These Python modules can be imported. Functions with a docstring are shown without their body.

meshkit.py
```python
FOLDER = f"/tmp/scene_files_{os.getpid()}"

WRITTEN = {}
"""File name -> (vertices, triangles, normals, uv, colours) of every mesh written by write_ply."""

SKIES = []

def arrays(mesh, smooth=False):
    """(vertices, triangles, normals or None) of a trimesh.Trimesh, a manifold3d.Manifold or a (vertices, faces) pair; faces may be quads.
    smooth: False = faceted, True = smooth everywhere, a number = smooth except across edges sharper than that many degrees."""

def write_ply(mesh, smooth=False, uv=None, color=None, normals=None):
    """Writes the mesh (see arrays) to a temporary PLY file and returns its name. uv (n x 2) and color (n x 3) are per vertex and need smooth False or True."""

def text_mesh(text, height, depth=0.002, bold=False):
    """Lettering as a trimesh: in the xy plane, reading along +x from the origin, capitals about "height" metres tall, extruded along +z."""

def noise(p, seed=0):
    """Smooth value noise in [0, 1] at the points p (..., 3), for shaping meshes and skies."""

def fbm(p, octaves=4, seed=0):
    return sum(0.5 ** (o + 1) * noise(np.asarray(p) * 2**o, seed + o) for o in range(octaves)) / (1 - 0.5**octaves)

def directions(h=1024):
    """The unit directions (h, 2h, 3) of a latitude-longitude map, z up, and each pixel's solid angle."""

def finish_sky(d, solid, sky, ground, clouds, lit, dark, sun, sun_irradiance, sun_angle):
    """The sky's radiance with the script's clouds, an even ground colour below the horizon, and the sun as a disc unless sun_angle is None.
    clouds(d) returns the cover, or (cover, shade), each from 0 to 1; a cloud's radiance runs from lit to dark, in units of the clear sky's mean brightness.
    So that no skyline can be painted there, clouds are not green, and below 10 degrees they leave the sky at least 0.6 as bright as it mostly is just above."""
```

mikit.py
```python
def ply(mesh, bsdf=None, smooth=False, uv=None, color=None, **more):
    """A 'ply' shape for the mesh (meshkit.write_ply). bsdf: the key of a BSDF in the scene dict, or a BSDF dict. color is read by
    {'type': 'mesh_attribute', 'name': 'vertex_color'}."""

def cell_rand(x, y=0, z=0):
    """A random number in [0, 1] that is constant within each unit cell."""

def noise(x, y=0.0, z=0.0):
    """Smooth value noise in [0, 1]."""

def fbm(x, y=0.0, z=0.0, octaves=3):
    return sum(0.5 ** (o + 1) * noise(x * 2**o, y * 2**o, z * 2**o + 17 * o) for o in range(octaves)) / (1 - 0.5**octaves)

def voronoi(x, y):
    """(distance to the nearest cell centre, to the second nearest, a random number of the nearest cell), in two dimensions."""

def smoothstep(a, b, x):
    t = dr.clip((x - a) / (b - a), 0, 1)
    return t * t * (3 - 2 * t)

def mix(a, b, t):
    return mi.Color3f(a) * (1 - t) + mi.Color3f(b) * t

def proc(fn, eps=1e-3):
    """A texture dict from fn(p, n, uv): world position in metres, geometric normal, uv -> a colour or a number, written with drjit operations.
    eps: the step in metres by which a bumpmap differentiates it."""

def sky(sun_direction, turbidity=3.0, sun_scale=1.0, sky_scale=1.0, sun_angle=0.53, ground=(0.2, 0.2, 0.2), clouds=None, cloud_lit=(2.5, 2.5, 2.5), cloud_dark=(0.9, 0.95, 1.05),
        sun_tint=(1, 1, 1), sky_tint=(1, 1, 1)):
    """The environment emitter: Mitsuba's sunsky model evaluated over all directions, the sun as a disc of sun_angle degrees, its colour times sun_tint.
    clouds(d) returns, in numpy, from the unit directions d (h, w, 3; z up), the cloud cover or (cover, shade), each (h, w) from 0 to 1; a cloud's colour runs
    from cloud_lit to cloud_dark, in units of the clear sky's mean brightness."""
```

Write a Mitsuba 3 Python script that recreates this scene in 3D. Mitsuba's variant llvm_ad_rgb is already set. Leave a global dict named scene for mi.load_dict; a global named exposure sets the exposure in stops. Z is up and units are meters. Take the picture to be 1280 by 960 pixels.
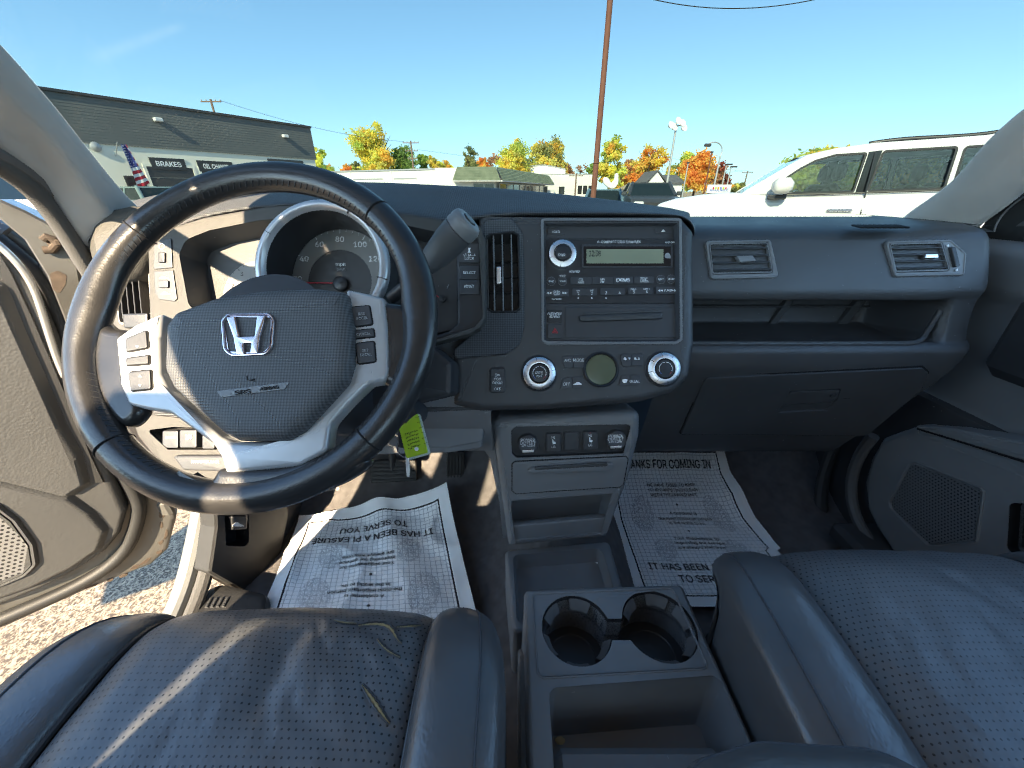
import math, random
import numpy as np, trimesh, mapbox_earcut, drjit as dr
import mitsuba as mi
import mikit, meshkit
from mikit import noise, fbm, voronoi, cell_rand, smoothstep, mix
from scipy.interpolate import PchipInterpolator

rng = np.random.default_rng(7)
scene, labels = {}, {}
T = mi.ScalarTransform4f

# ------------------------------------------------------------------ camera, light, exposure
CZ = 1.30                                   # eye height above the asphalt
FOC = 478.0                                 # focal length in pixels of a 1280 px wide picture
PITCH = math.atan(240 / FOC)
C = np.array([0, 0, CZ])
FW = np.array([0, math.cos(PITCH), -math.sin(PITCH)])
UPV = np.array([0, math.sin(PITCH), math.cos(PITCH)])
RT = np.array([1.0, 0, 0])
scene['camera'] = {'type': 'perspective', 'fov': math.degrees(2 * math.atan(640 / FOC)), 'fov_axis': 'x', 'near_clip': 0.02, 'far_clip': 3000.0,
                   'to_world': T().look_at(origin=C.tolist(), target=(C + FW).tolist(), up=[0, 0, 1])}
def contrail(d):
    a, b = (RT * ((px - 640) / FOC) + UPV * ((480 - py) / FOC) + FW for px, py in ((108, 77), (234, 30)))
    a, b = a / np.linalg.norm(a), b / np.linalg.norm(b); n = np.cross(a, b); n /= np.linalg.norm(n)
    t = (d @ (b - a)) / ((b - a) @ (b - a)) - a @ (b - a) / ((b - a) @ (b - a))
    w = .004 + .004 * np.clip(1 - t, 0, 1)
    return .13 * np.exp(-((d @ n) / w) ** 2) * np.clip(t * 6, 0, 1) * np.clip((1 - t) * 8, 0, 1) * (d @ (a + b) > 0) * (.6 + .4 * meshkit.noise(d * 90))
SUN = (-0.43, -1.175, 0.78)
scene['sky'] = mikit.sky(SUN, turbidity=2.4, sun_scale=0.72, sky_tint=(0.95, 1.0, 1.0), clouds=contrail)
exposure = 4.72

# ------------------------------------------------------------------ helpers
def A(*v): return np.array(v, float)
def ray(px, py): return RT * ((px - 640) / FOC) + UPV * ((480 - py) / FOC) + FW
def WD(px, py, d): return C + d * ray(px, py)
def WY(px, py, y): r = ray(px, py); return C + r * (y / r[1])
def WX(px, py, x): r = ray(px, py); return C + r * (x / r[0])
def WZ(px, py, dz): r = ray(px, py); return C + r * (dz / r[2])
def unit(v): v = np.asarray(v, float); return v / np.linalg.norm(v)

class Plane:
    def __init__(s, o, u, v):
        s.o = np.asarray(o, float); s.u = unit(u); v = np.asarray(v, float); s.v = unit(v - s.u * (v @ s.u)); s.n = np.cross(s.u, s.v)
    def px(s, px, py):
        r = ray(px, py); t = ((s.o - C) @ s.n) / (r @ s.n); q = C + r * t - s.o
        return (q @ s.u, q @ s.v)
    def pts(s, L): return np.array([s.px(*q) for q in L])
    def w(s, a, b, h=0.0):
        a, b, h = np.broadcast_arrays(np.asarray(a, float), b, h)
        return s.o + a[..., None] * s.u + b[..., None] * s.v + h[..., None] * s.n
    def lift(s, h): return Plane(s.o + s.n * h, s.u, s.v)
def DP(d): return Plane(C + FW * d, RT, UPV)            # a panel that leans back like the dash fascia does, at distance d

def area2(p): x, y = p[:, 0], p[:, 1]; return 0.5 * np.sum(x * np.roll(y, -1) - y * np.roll(x, -1))
def ccw(p): return p if area2(p) > 0 else p[::-1]
def fillet(p, r, seg=5):
    p = np.asarray(p, float); n = len(p); out = []
    r = np.broadcast_to(r, n)
    for i in range(n):
        a, b, c = p[i - 1], p[i], p[(i + 1) % n]
        u, v = unit(a - b), unit(c - b)
        ang = math.acos(np.clip(u @ v, -1, 1))
        if r[i] <= 0 or ang > 3.05: out.append(b); continue
        t = min(r[i] / math.tan(ang / 2), 0.48 * np.linalg.norm(a - b), 0.48 * np.linalg.norm(c - b))
        rr = t * math.tan(ang / 2); cen = b + unit(u + v) * (rr / math.sin(ang / 2))
        s, e = b + u * t - cen, b + v * t - cen
        a0, a1 = math.atan2(s[1], s[0]), math.atan2(e[1], e[0]); d = (a1 - a0 + math.pi) % (2 * math.pi) - math.pi
        for k in range(seg + 1):
            th = a0 + d * k / seg; out.append(cen + rr * A(math.cos(th), math.sin(th)))
    return np.array(out)
def circ(cx, cy, r, n=32, ry=None):
    t = np.arange(n) * 2 * math.pi / n
    return np.stack([cx + r * np.cos(t), cy + (ry or r) * np.sin(t)], 1)
def offs(p, d):
    a, b = p - np.roll(p, 1, 0), np.roll(p, -1, 0) - p
    na = np.stack([-a[:, 1], a[:, 0]], 1); nb = np.stack([-b[:, 1], b[:, 0]], 1)
    na /= np.linalg.norm(na, axis=1, keepdims=True) + 1e-12; nb /= np.linalg.norm(nb, axis=1, keepdims=True) + 1e-12
    m = na + nb; l2 = np.maximum((m * m).sum(1, keepdims=True), 0.5)
    return p + d * 2 * m / l2
def solid(pl, poly, prof, holes=(), back=True, hin=.0004):
    """poly (n,2) in the plane's metres; prof: (inset, height) rings from the back to the front, the last one capped."""
    rings = [ccw(np.asarray(poly, float))] + [ccw(np.asarray(h, float))[::-1] for h in holes]
    V, Fc, at = [], [], 0
    idx = []
    for ins, h in prof:
        row = []
        for ri, rg in enumerate(rings):
            q = offs(rg, ins if ri == 0 else min(max(ins, 0), hin)); V.append(pl.w(q[:, 0], q[:, 1], h)); row.append((at, len(q), q)); at += len(q)
        idx.append(row)
    for lo, hi in zip(idx, idx[1:]):
        for (a, n, _), (b, _, _) in zip(lo, hi):
            i = np.arange(n); j = (i + 1) % n
            Fc += [np.stack([a + i, a + j, b + j], 1), np.stack([a + i, b + j, b + i], 1)]
    def cap(row, flip):
        q = np.vstack(rings); ends = np.cumsum([r[1] for r in row]).astype(np.uint32)
        t = np.asarray(mapbox_earcut.triangulate_float64(q, ends)).reshape(-1, 3).astype(int)
        a, b, c = q[t[:, 0]], q[t[:, 1]], q[t[:, 2]]
        s = (b[:, 0] - a[:, 0]) * (c[:, 1] - a[:, 1]) - (b[:, 1] - a[:, 1]) * (c[:, 0] - a[:, 0])
        t = np.where(((s < 0) != flip)[:, None], t[:, ::-1], t)
        return t + row[0][0]
    Fc.append(cap(idx[-1], False))
    if back: Fc.append(cap(idx[0], True))
    return trimesh.Trimesh(np.vstack(V), np.vstack(Fc), process=False)
def slab(pl, poly, h0, h1, b=0.001, holes=(), r=0.0, round_=True):
    if r: poly = fillet(poly, r)
    b = min(b, abs(h1 - h0) * .9)
    prof = [(0, h0), (0, h1 - b), (b * .29, h1 - b * .29), (b, h1)] if round_ else [(0, h0), (0, h1 - b), (b, h1)]
    return solid(pl, poly, prof, holes)
def pocket(pl, poly, h0, depth, r=0.0, taper=0.0):
    """the walls and floor of an opening"""
    if r: poly = fillet(poly, r)
    return solid(pl, poly, [(0, h0), (taper * .3, h0 - depth * .5), (taper, h0 - depth)], back=False)
def quad(pl, x0, y0, x1, y1, rot=0):
    return pl.pts([(x0, y0), (x1, y0), (x1, y1), (x0, y1)])
def curve(pts, n, closed=False):
    p = np.asarray(pts, float)
    if closed: p = np.vstack([p[-2:], p, p[:3]])
    s = np.concatenate([[0], np.cumsum(np.maximum(np.linalg.norm(np.diff(p, axis=0), axis=1), 1e-9))])
    f = PchipInterpolator(s, p)
    if closed: t = np.linspace(s[2], s[-3], n, endpoint=False)
    else: t = np.linspace(0, s[-1], n)
    return f(t)
def bez(pts, n):
    """smooth Catmull-Rom through the points"""
    from scipy.interpolate import CubicSpline
    p = np.asarray(pts, float); s = np.concatenate([[0], np.cumsum(np.linalg.norm(np.diff(p, axis=0), axis=1))])
    return CubicSpline(s, p)(np.linspace(0, s[-1], n))
def grid(P, closed=False, flip=False):
    P = np.asarray(P, float); m, n = P.shape[:2]; I = np.arange(m * n).reshape(m, n)
    J = np.concatenate([I, I[:, :1]], 1) if closed else I
    a, b, c, d = J[:-1, :-1].ravel(), J[:-1, 1:].ravel(), J[1:, 1:].ravel(), J[1:, :-1].ravel()
    f = np.vstack([np.stack([a, b, c], 1), np.stack([a, c, d], 1)])
    return trimesh.Trimesh(P.reshape(-1, 3), f[:, ::-1] if flip else f, process=False)
def surf(rows, nu, nv, flip=False):
    """rows of control points -> a smooth grid nu x nv (pchip both ways, so no overshoot)"""
    R = np.array([curve(r, nv) for r in rows]); P = np.stack([curve_u(R[:, j], nu) for j in range(nv)], 1)
    return grid(P, flip=flip), P
def curve_u(p, n):
    d = np.concatenate([[0], np.cumsum(np.maximum(np.linalg.norm(np.diff(p, axis=0), axis=1), 1e-9))])
    k = np.arange(len(p)) / (len(p) - 1); return PchipInterpolator(k, p)(np.linspace(0, 1, n))
def loft(rings, caps=True):
    """closed rings of equal count"""
    P = np.asarray(rings, float); g = grid(P, closed=True)
    if not caps: return g
    m, n = P.shape[:2]; V = np.vstack([g.vertices, P[0].mean(0), P[-1].mean(0)]); i = np.arange(n); j = (i + 1) % n
    e = (m - 1) * n
    f = np.vstack([g.faces, np.stack([j, i, np.full(n, m * n)], 1), np.stack([e + i, e + j, np.full(n, m * n + 1)], 1)])
    return trimesh.Trimesh(V, f, process=False)
def frames(p):
    p = np.asarray(p, float); t = np.gradient(p, axis=0); t /= np.linalg.norm(t, axis=1, keepdims=True) + 1e-12
    u = np.cross(t[0], A(0, 0, 1) if abs(t[0][2]) < .9 else A(1, 0, 0)); u = unit(u); U = []
    for k in range(len(p)):
        u = unit(u - t[k] * (u @ t[k])); U.append(u)
    U = np.array(U); return t, U, np.cross(t, U)
def tube(p, r, n=10, ry=None, caps=True):
    p = np.asarray(p, float); t, U, V = frames(p); r = np.broadcast_to(r, len(p)); ry = r if ry is None else np.broadcast_to(ry, len(p))
    a = np.arange(n) * 2 * math.pi / n
    P = p[:, None] + r[:, None, None] * np.cos(a)[None, :, None] * U[:, None] + ry[:, None, None] * np.sin(a)[None, :, None] * V[:, None]
    return loft(P, caps)
def ring_tube(cen, u, v, R, r, n=48, m=12, Rn=None):
    t = np.arange(n) * 2 * math.pi / n; a = np.arange(m) * 2 * math.pi / m; nn = np.cross(u, v)
    d = np.cos(t)[:, None] * u + np.sin(t)[:, None] * v
    P = cen + d[:, None] * (R + r * np.cos(a))[None, :, None] + nn * ((Rn or r) * np.sin(a))[None, :, None]
    P = np.concatenate([P, P[:1]]); return grid(P, closed=True)
def rbox(cx, cy, cz, sx, sy, sz, b=0.003):
    b = min(b, .45 * min(sx, sy, sz)); q = []
    for i in (-1, 1):
        for j in (-1, 1):
            for k in (-1, 1):
                x, y, z = i * sx / 2, j * sy / 2, k * sz / 2
                q += [(x - i * b, y - j * b, z), (x - i * b, y, z - k * b), (x, y - j * b, z - k * b)]
    return trimesh.convex.convex_hull(np.array(q) + A(cx, cy, cz))
def lathe(pl, cx, cy, prof, n=40, open_=False):
    """prof: (radius, height) in the plane's frame"""
    t = np.arange(n) * 2 * math.pi / n
    P = np.array([pl.w(cx + r * np.cos(t), cy + r * np.sin(t), h) for r, h in prof])
    return grid(P, closed=True) if open_ else loft(P)
def bar(a, b, w, h=None, up=(0, 0, 1), bev=0.002):
    """a box from a to b, w wide and h thick"""
    a, b = np.asarray(a, float), np.asarray(b, float); d = b - a; L = np.linalg.norm(d); x = d / L
    y = np.cross(up, x); y = unit(y) if np.linalg.norm(y) > 1e-6 else A(1, 0, 0); z = np.cross(x, y)
    m = rbox(0, 0, 0, L, w, h or w, bev); M = np.eye(4); M[:3, 0], M[:3, 1], M[:3, 2], M[:3, 3] = x, y, z, (a + b) / 2
    m.apply_transform(M); return m
def cat(*ms): return trimesh.util.concatenate([m for m in ms if m is not None])
def moved(m, loc=(0, 0, 0), rz=0.0):
    m = m.copy(); M = trimesh.transformations.rotation_matrix(rz, [0, 0, 1]); M[:3, 3] = loc; m.apply_transform(M); return m

used = {}
def key_for(name, parent=None):
    k = f'{parent}__{name}' if parent else name
    n = used.get(k, 0); used[k] = n + 1
    return k if n == 0 else f'{k}_{n:03d}'
def thing(name, label, cat_, group=None):
    k = key_for(name); labels[k] = {'label': label, 'category': cat_}
    if group: labels[k]['group'] = group
    return k
def obj(name, mesh, m, parent=None, smooth=32, label=None, cat_=None, group=None, kind=None, uv=None, color=None):
    k = key_for(name, parent)
    scene[k] = mikit.ply(mesh, m, smooth=smooth, uv=uv, color=color)
    e = {}
    if label: e['label'] = label
    if cat_: e['category'] = cat_
    if group: e['group'] = group
    if kind: e['kind'] = kind
    if e: labels[k] = e
    return k
def txt(pl, s, px, py, hpx, m, parent, h=0.0006, rot=0.0, bold=False, name='lettering', wpx=None, flip=False):
    """lettering on a panel, centred at a place given in picture units"""
    a = np.array(pl.px(px, py)); b = np.array(pl.px(px + 1, py)); c = np.array(pl.px(px, py - 1))
    k = np.linalg.norm(c - a); hpx = hpx * (1.18 if hpx < 3.6 else 1.0); t = meshkit.text_mesh(s, hpx * k, 0.0004, bold)
    v = t.vertices.copy(); lo, hi = v.min(0), v.max(0); v[:, :2] -= (lo[:2] + hi[:2]) / 2
    if wpx: v[:, 0] *= 1.06 * wpx * np.linalg.norm(b - a) / (hi[0] - lo[0])
    th = math.radians(rot) + math.atan2((b - a)[1], (b - a)[0]); cs, sn = math.cos(th), math.sin(th)
    x, y = v[:, 0] * cs - v[:, 1] * sn + a[0], v[:, 0] * sn + v[:, 1] * cs + a[1]
    return obj(name, trimesh.Trimesh(pl.w(x, y, h + v[:, 2]), t.faces, process=False), m, parent, smooth=False)

# ------------------------------------------------------------------ materials
def rgb(*c): return {'type': 'rgb', 'value': [float(x) for x in (c if len(c) == 3 else c[0])]}
def two(d): return {'type': 'twosided', 'bsdf': d}
def prin(col, rough=.5, spec=.5, **k):
    d = {'type': 'principled', 'base_color': col if isinstance(col, dict) else rgb(col), 'roughness': rough if isinstance(rough, dict) else float(rough), 'specular': float(spec)}
    d.update(k); return d
def bump(fn, scale, inner, eps=5e-4): return two({'type': 'bumpmap', 'tex': mikit.proc(fn, eps), 'scale': float(scale), 'bsdf': inner})
def m(name, d): scene['material_' + name] = d; return 'material_' + name
K = 2 * math.pi
def f_grain(p, n, uv): return noise(p.x * 900, p.y * 900, p.z * 900)
def f_leather(p, n, uv):
    a = noise(p.x * 420, p.y * 420, p.z * 420); b = noise(p.x * 130, p.y * 130, p.z * 130)
    return 0.6 * dr.abs(2 * a - 1) + 0.4 * b
def f_weave(p, n, uv):
    v = p.y * float(UPV[1]) + p.z * float(UPV[2]); k = K / .0075
    return .5 + .5 * dr.sin((p.x + v) * k) * dr.sin((p.x - v) * k)
def f_carpet(p, n, uv): return noise(p.x * 260, p.y * 260, p.z * 260) * .6 + noise(p.x * 600, p.y * 600, p.z * 600) * .4
def tinted(a, b, sc):
    def fn(p, n, uv): return mix(a, b, fbm(p.x * sc, p.y * sc, p.z * sc, 3))
    return mikit.proc(fn)
def ruf(a, b, sc):
    def fn(p, n, uv): return a + (b - a) * fbm(p.x * sc + 3.0, p.y * sc, p.z * sc, 4)
    return mikit.proc(fn)
def f_grain2(p, n, uv): return noise(p.x * 520, p.y * 520, p.z * 520)
def dusty(a, b, sc, dust):
    def fn(p, n, uv):
        c = mix(a, b, fbm(p.x * sc, p.y * sc, p.z * sc, 4))
        d_ = smoothstep(.62, .9, fbm(p.x * 7 + 9, p.y * 7, p.z * 7, 4)) * smoothstep(.3, 1, n.z) * .5
        sp = (noise(p.x * 310, p.y * 310, p.z * 310) > .955) & (noise(p.x * 40, p.y * 40, p.z * 40 + 5) > .55)
        return dr.select(sp, mi.Color3f(*dust), mix(c, dust, d_))
    return mikit.proc(fn)
PL = m('dash_plastic', bump(f_grain2, .0007, prin(dusty((.038, .039, .041), (.056, .0575, .060), 9, (.13, .13, .13)), ruf(.30, .52, 14), .6)))
PLM = m('console_plastic', bump(f_grain2, .0007, prin(dusty((.140, .144, .149), (.185, .190, .196), 9, (.30, .30, .30)), ruf(.28, .48, 14), .6)))
def woven(a, b, w):
    def fn(p, n, uv): return mix(a, b, w(p, n, uv) * .8 + .2 * fbm(p.x * 8, p.y * 8, p.z * 8, 3))
    return mikit.proc(fn)
WEAVE = m('weave_plastic', bump(f_weave, .0015, prin(woven((.030, .031, .033), (.098, .102, .107), f_weave), .40)))
BEZ = m('bezel_trim', bump(f_grain, .0006, prin(tinted((.048, .047, .044), (.062, .060, .056), 5), .6)))
PLL = m('grey_trim', bump(f_grain, .0006, prin(tinted((.24, .225, .205), (.29, .272, .25), 5), .6)))
def f_grain3(p, n, uv): return noise(p.x * 330, p.y * 330, p.z * 330)
DTR = m('door_trim', bump(f_grain3, .0005, prin(tinted((.036, .0365, .0365), (.050, .050, .0495), 5), .6)))
PLR = m('pillar_trim_paint', bump(f_grain3, .0005, prin(tinted((.60, .59, .57), (.66, .65, .63), 5), .7)))  # lighter copy of the left pillar trim, offsetting shade on the right pillar
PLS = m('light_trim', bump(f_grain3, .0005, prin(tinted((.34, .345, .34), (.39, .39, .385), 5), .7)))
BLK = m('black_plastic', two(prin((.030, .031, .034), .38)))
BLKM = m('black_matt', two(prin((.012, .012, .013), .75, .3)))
BTN = m('button_plastic', two(prin((.052, .054, .059), .42)))
GLOSS = m('gloss_black', two(prin((.012, .012, .014), .12)))
SILV = m('silver_trim', two(prin(tinted((.38, .39, .40), (.45, .46, .47), 40), .33, .6, metallic=.3)))
CHROME = m('chrome', two({'type': 'roughconductor', 'material': 'Cr', 'alpha': .09}))
ALU = m('brushed_ring', two({'type': 'roughconductor', 'material': 'Al', 'alpha': .2}))
INK = m('white_ink', two(prin((.85, .86, .87), .6)))
INKD = m('dim_ink', two(prin((.30, .31, .32), .6)))
INKB = m('black_ink', two(prin((.02, .02, .022), .7)))
RED = m('red_ink', two(prin((.45, .03, .04), .5)))
BLUE = m('blue_ink', two(prin((.05, .12, .45), .5)))
LCD = m('lcd', two(prin((.27, .29, .20), .25)))
LCDD = m('lcd_dark', two(prin((.13, .145, .09), .2)))
LEA = m('leather', bump(f_leather, .00035, prin(tinted((.066, .068, .071), (.096, .098, .102), 14), ruf(.20, .40, 22), .75)))
def f_wheel(p, n, uv):
    return mix((.016, .016, .017), (.030, .029, .029), fbm(p.x * 45, p.y * 45, p.z * 45, 3))
LEW = m('wheel_leather', bump(f_leather, .00011, prin(mikit.proc(f_wheel), ruf(.18, .36, 30), .6)))
def f_perf(p, n, uv):
    s = 1 / .0060; x, y = uv.x * s, uv.y * s
    row = dr.floor(y); fx = x + .5 * (row - 2 * dr.floor(row / 2)); fx = fx - dr.floor(fx) - .5; fy = y - row - .5
    hole = 1 - smoothstep(.125, .19, dr.sqrt(fx * fx + fy * fy))
    base = mix((.088, .090, .094), (.132, .135, .140), fbm(p.x * 14, p.y * 14, p.z * 14, 4))
    return mix(base, (.008, .008, .009), hole)
PERF = m('perforated_leather', bump(f_leather, .0004, prin(mikit.proc(f_perf), ruf(.26, .48, 18), .75)))
THREAD = m('thread', two(prin((.05, .055, .065), .6)))
FOAM = m('torn_foam', two(prin((.33, .25, .13), .9, .2)))
RINGM = m('ring_trim', two(prin((.60, .61, .63), .30, .6, metallic=.5)))
CARP = m('carpet', bump(f_carpet, .006, prin(tinted((.085, .081, .080), (.165, .156, .154), 60), .95, .1)))
RUB = m('rubber', two(prin((.085, .085, .087), .6)))
PLD = m('dark_plastic', bump(f_grain, .0005, prin((.020, .020, .020), .5)))
RUBD = m('dark_rubber', two(prin((.014, .014, .014), .6)))
RUBG = m('seal_rubber', bump(f_grain, .0006, prin((.065, .064, .062), .8)))
HEAD = m('headliner', two(prin((.82, .81, .78), .95, .1)))
def f_body(p, n, uv): return mix((.10, .098, .092), (.07, .066, .058), smoothstep(.5, .75, fbm(p.x * 9, p.y * 9, p.z * 9, 4)))
BODY = m('body_paint', two(prin(mikit.proc(f_body), .35, .5, metallic=.3)))
SILL = m('sill_paint', two(prin((.22, .225, .222), .3, .5, metallic=.25)))
RUST = m('rust', two(prin(tinted((.03, .022, .016), (.085, .06, .042), 120), .9)))
GLASS = m('window_glass', {'type': 'thindielectric', 'int_ior': 1.3, 'specular_transmittance': rgb(.96, .98, .97)})
WSG = m('windscreen_glass', {'type': 'thindielectric', 'int_ior': 1.16, 'specular_transmittance': rgb(.192, .236, .232)})
GLASST = m('tinted_glass', {'type': 'thindielectric', 'int_ior': 1.5, 'specular_transmittance': rgb(.30, .34, .33)})
GLASSC = m('clear_lens', {'type': 'thindielectric', 'int_ior': 1.35})
TAG = m('tag_plastic', two(prin((.42, .60, .03), .3)))
KEYM = m('key_metal', two({'type': 'roughconductor', 'material': 'Al', 'alpha': .25}))
# ------------------------------------------------------------------ the cab of the pickup: floor, pillars, roof, windscreen
def zz(z): return CZ + z
cab = thing('pickup_cab', 'grey pickup cab shell around the seats with pillar trim, carpet and windscreen', 'vehicle cab')
# carpet floor rising to the bulkhead
rows = []
for x in np.linspace(-.60, .90, 16):
    tun = .10 * math.exp(-((x - .13) / .13) ** 4)
    rows.append([A(x, -1.5, zz(-.80 + tun)), A(x, .35, zz(-.80 + tun)), A(x, .74, zz(-.795 + tun)), A(x, .86, zz(-.74 + tun)), A(x, .98, zz(-.62)), A(x, 1.12, zz(-.42)), A(x, 1.2, zz(-.10))])
fl, P = surf(rows, 90, 90)
nz = meshkit.fbm(fl.vertices * 9, 3) - .5
fl.vertices[:, 2] += nz * .02
obj('floor_carpet', fl, CARP, cab, smooth=True)
rp, _ = surf([[A(x, .98, zz(-.655)), A(x, .86, zz(-.78)), A(x, .75, zz(-.80))] for x in (-.60, -.42)], 6, 10)
# right foot-well side, kick panel and its curved trim
PX = Plane(A(.895, 0, CZ), A(0, 1, 0), A(0, 0, 1))
kp = slab(Plane(A(.90, 0, CZ), A(0, -1, 0), A(0, 0, 1)), A([-.58, -.84], [-.58, -.40], [-.80, -.40], [-1.25, -.15], [-1.25, -.84]), -.03, 0, .004)
obj('kick_panel', kp, PL, cab)
q = bez([WX(1046, 552, .87), WX(1031, 590, .86), WX(1026, 630, .86), WX(1033, 668, .86), WX(1044, 690, .86)], 30)
obj('kick_panel_ridge', tube(q, np.linspace(.012, .02, 30), 10), PL, cab)
q = bez([WX(1092, 545, .85), WX(1070, 580, .85), WX(1064, 615, .85), WX(1072, 650, .85), WX(1090, 680, .85), WX(1130, 720, .85)], 40)
obj('door_seal', tube(q, .012, 10), RUB, cab)
q = [WX(1020, 690, .84), WX(1052, 672, .84), WX(1092, 668, .84), WX(1130, 690, .84)]
sp = rbox(.86, .30, zz(-.755), .13, .80, .05, .012)
obj('sill_plate', sp, PL, cab)
# left kick panel with the bonnet release recess
PK = Plane(A(-.585, 0, CZ), A(0, 1, 0), A(0, 0, 1))          # faces the driver (+x)
PK = Plane(A(-.585, .62, CZ), A(.25, .97, 0), A(0, 0, 1)); 
PK.n = np.cross(PK.u, PK.v)
kpl = PK.pts([(268, 610), (350, 604), (362, 640), (352, 690), (326, 752), (262, 716), (270, 660)])
hole = PK.pts([(281, 643), (311, 643), (311, 678), (306, 683), (283, 682)])
obj('driver_kick_panel', solid(PK, fillet(kpl, .006), [(0, -.04), (0, -.004), (.004, 0)], [fillet(hole, .004)]), PLD, cab)
obj('release_recess', pocket(PK, hole, -.0005, .035, .004), BLKM, cab)
bl = slab(PK, PK.pts([(287, 644), (306, 643.5), (307, 661), (288, 662)]), -.02, .006, .003, r=.003)
blk_ = obj('bonnet_release', bl, BLK, cab, label='black bonnet release lever in the kick panel recess')
car_icon = [(290, 657), (292, 655), (294, 653), (298, 653), (300, 655), (304, 656), (304, 658), (290, 658)]
obj('bonnet_symbol', slab(PK.lift(.006), PK.lift(.006).pts(car_icon), 0, .0006, .0002), INK, cab, smooth=False)
# sill with scuff plate on the driver side
q = bez([A(-.70, .86, zz(-.10)), WX(253, 640, -.665), WX(243, 690, -.675), WX(231, 735, -.68), WX(218, 768, -.68), A(-.665, .25, zz(-.79)), A(-.665, -.9, zz(-.79))], 70)
obj('sill', tube(q, .02, 14, .028), SILL, cab, label='pale painted door opening edge and sill')
q2 = q + A(.038, 0, .006)
obj('opening_seal', tube(q2[6:], .014, 10), RUBG, cab)
sc = [A(-.64, .60, zz(-.765)), A(-.57, .66, zz(-.765)), A(-.45, .60, zz(-.775)), A(-.45, -.4, zz(-.775)), A(-.64, -.4, zz(-.765))]
pls = Plane(A(0, 0, zz(-.75)), A(1, 0, 0), A(0, 1, 0))
obj('sill_plate', slab(pls, A([-.65, -.5], [-.49, -.5], [-.49, .47], [-.51, .52], [-.65, .55]), -.06, 0, .012, r=.03), PLD, cab)
for k in range(4):
    c = pls.px(258 + k * 7, 760 - k * .3)
    e = pls.px(264 + k * 7, 749 - k * .3)
    obj('sill_plate_rib', tube([pls.w(*c, .001), pls.w(*e, .001)], .003, 8), PL, cab)
# the dark lower wall by the foot rest
obj('footwell_wall', slab(Plane(A(-.585, 0, CZ), A(0, 1, 0), A(0, 0, 1)), A([.62, -.80], [1.2, -.80], [1.2, -.2], [.62, -.30]), -.02, 0, .003), PL, cab)
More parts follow.
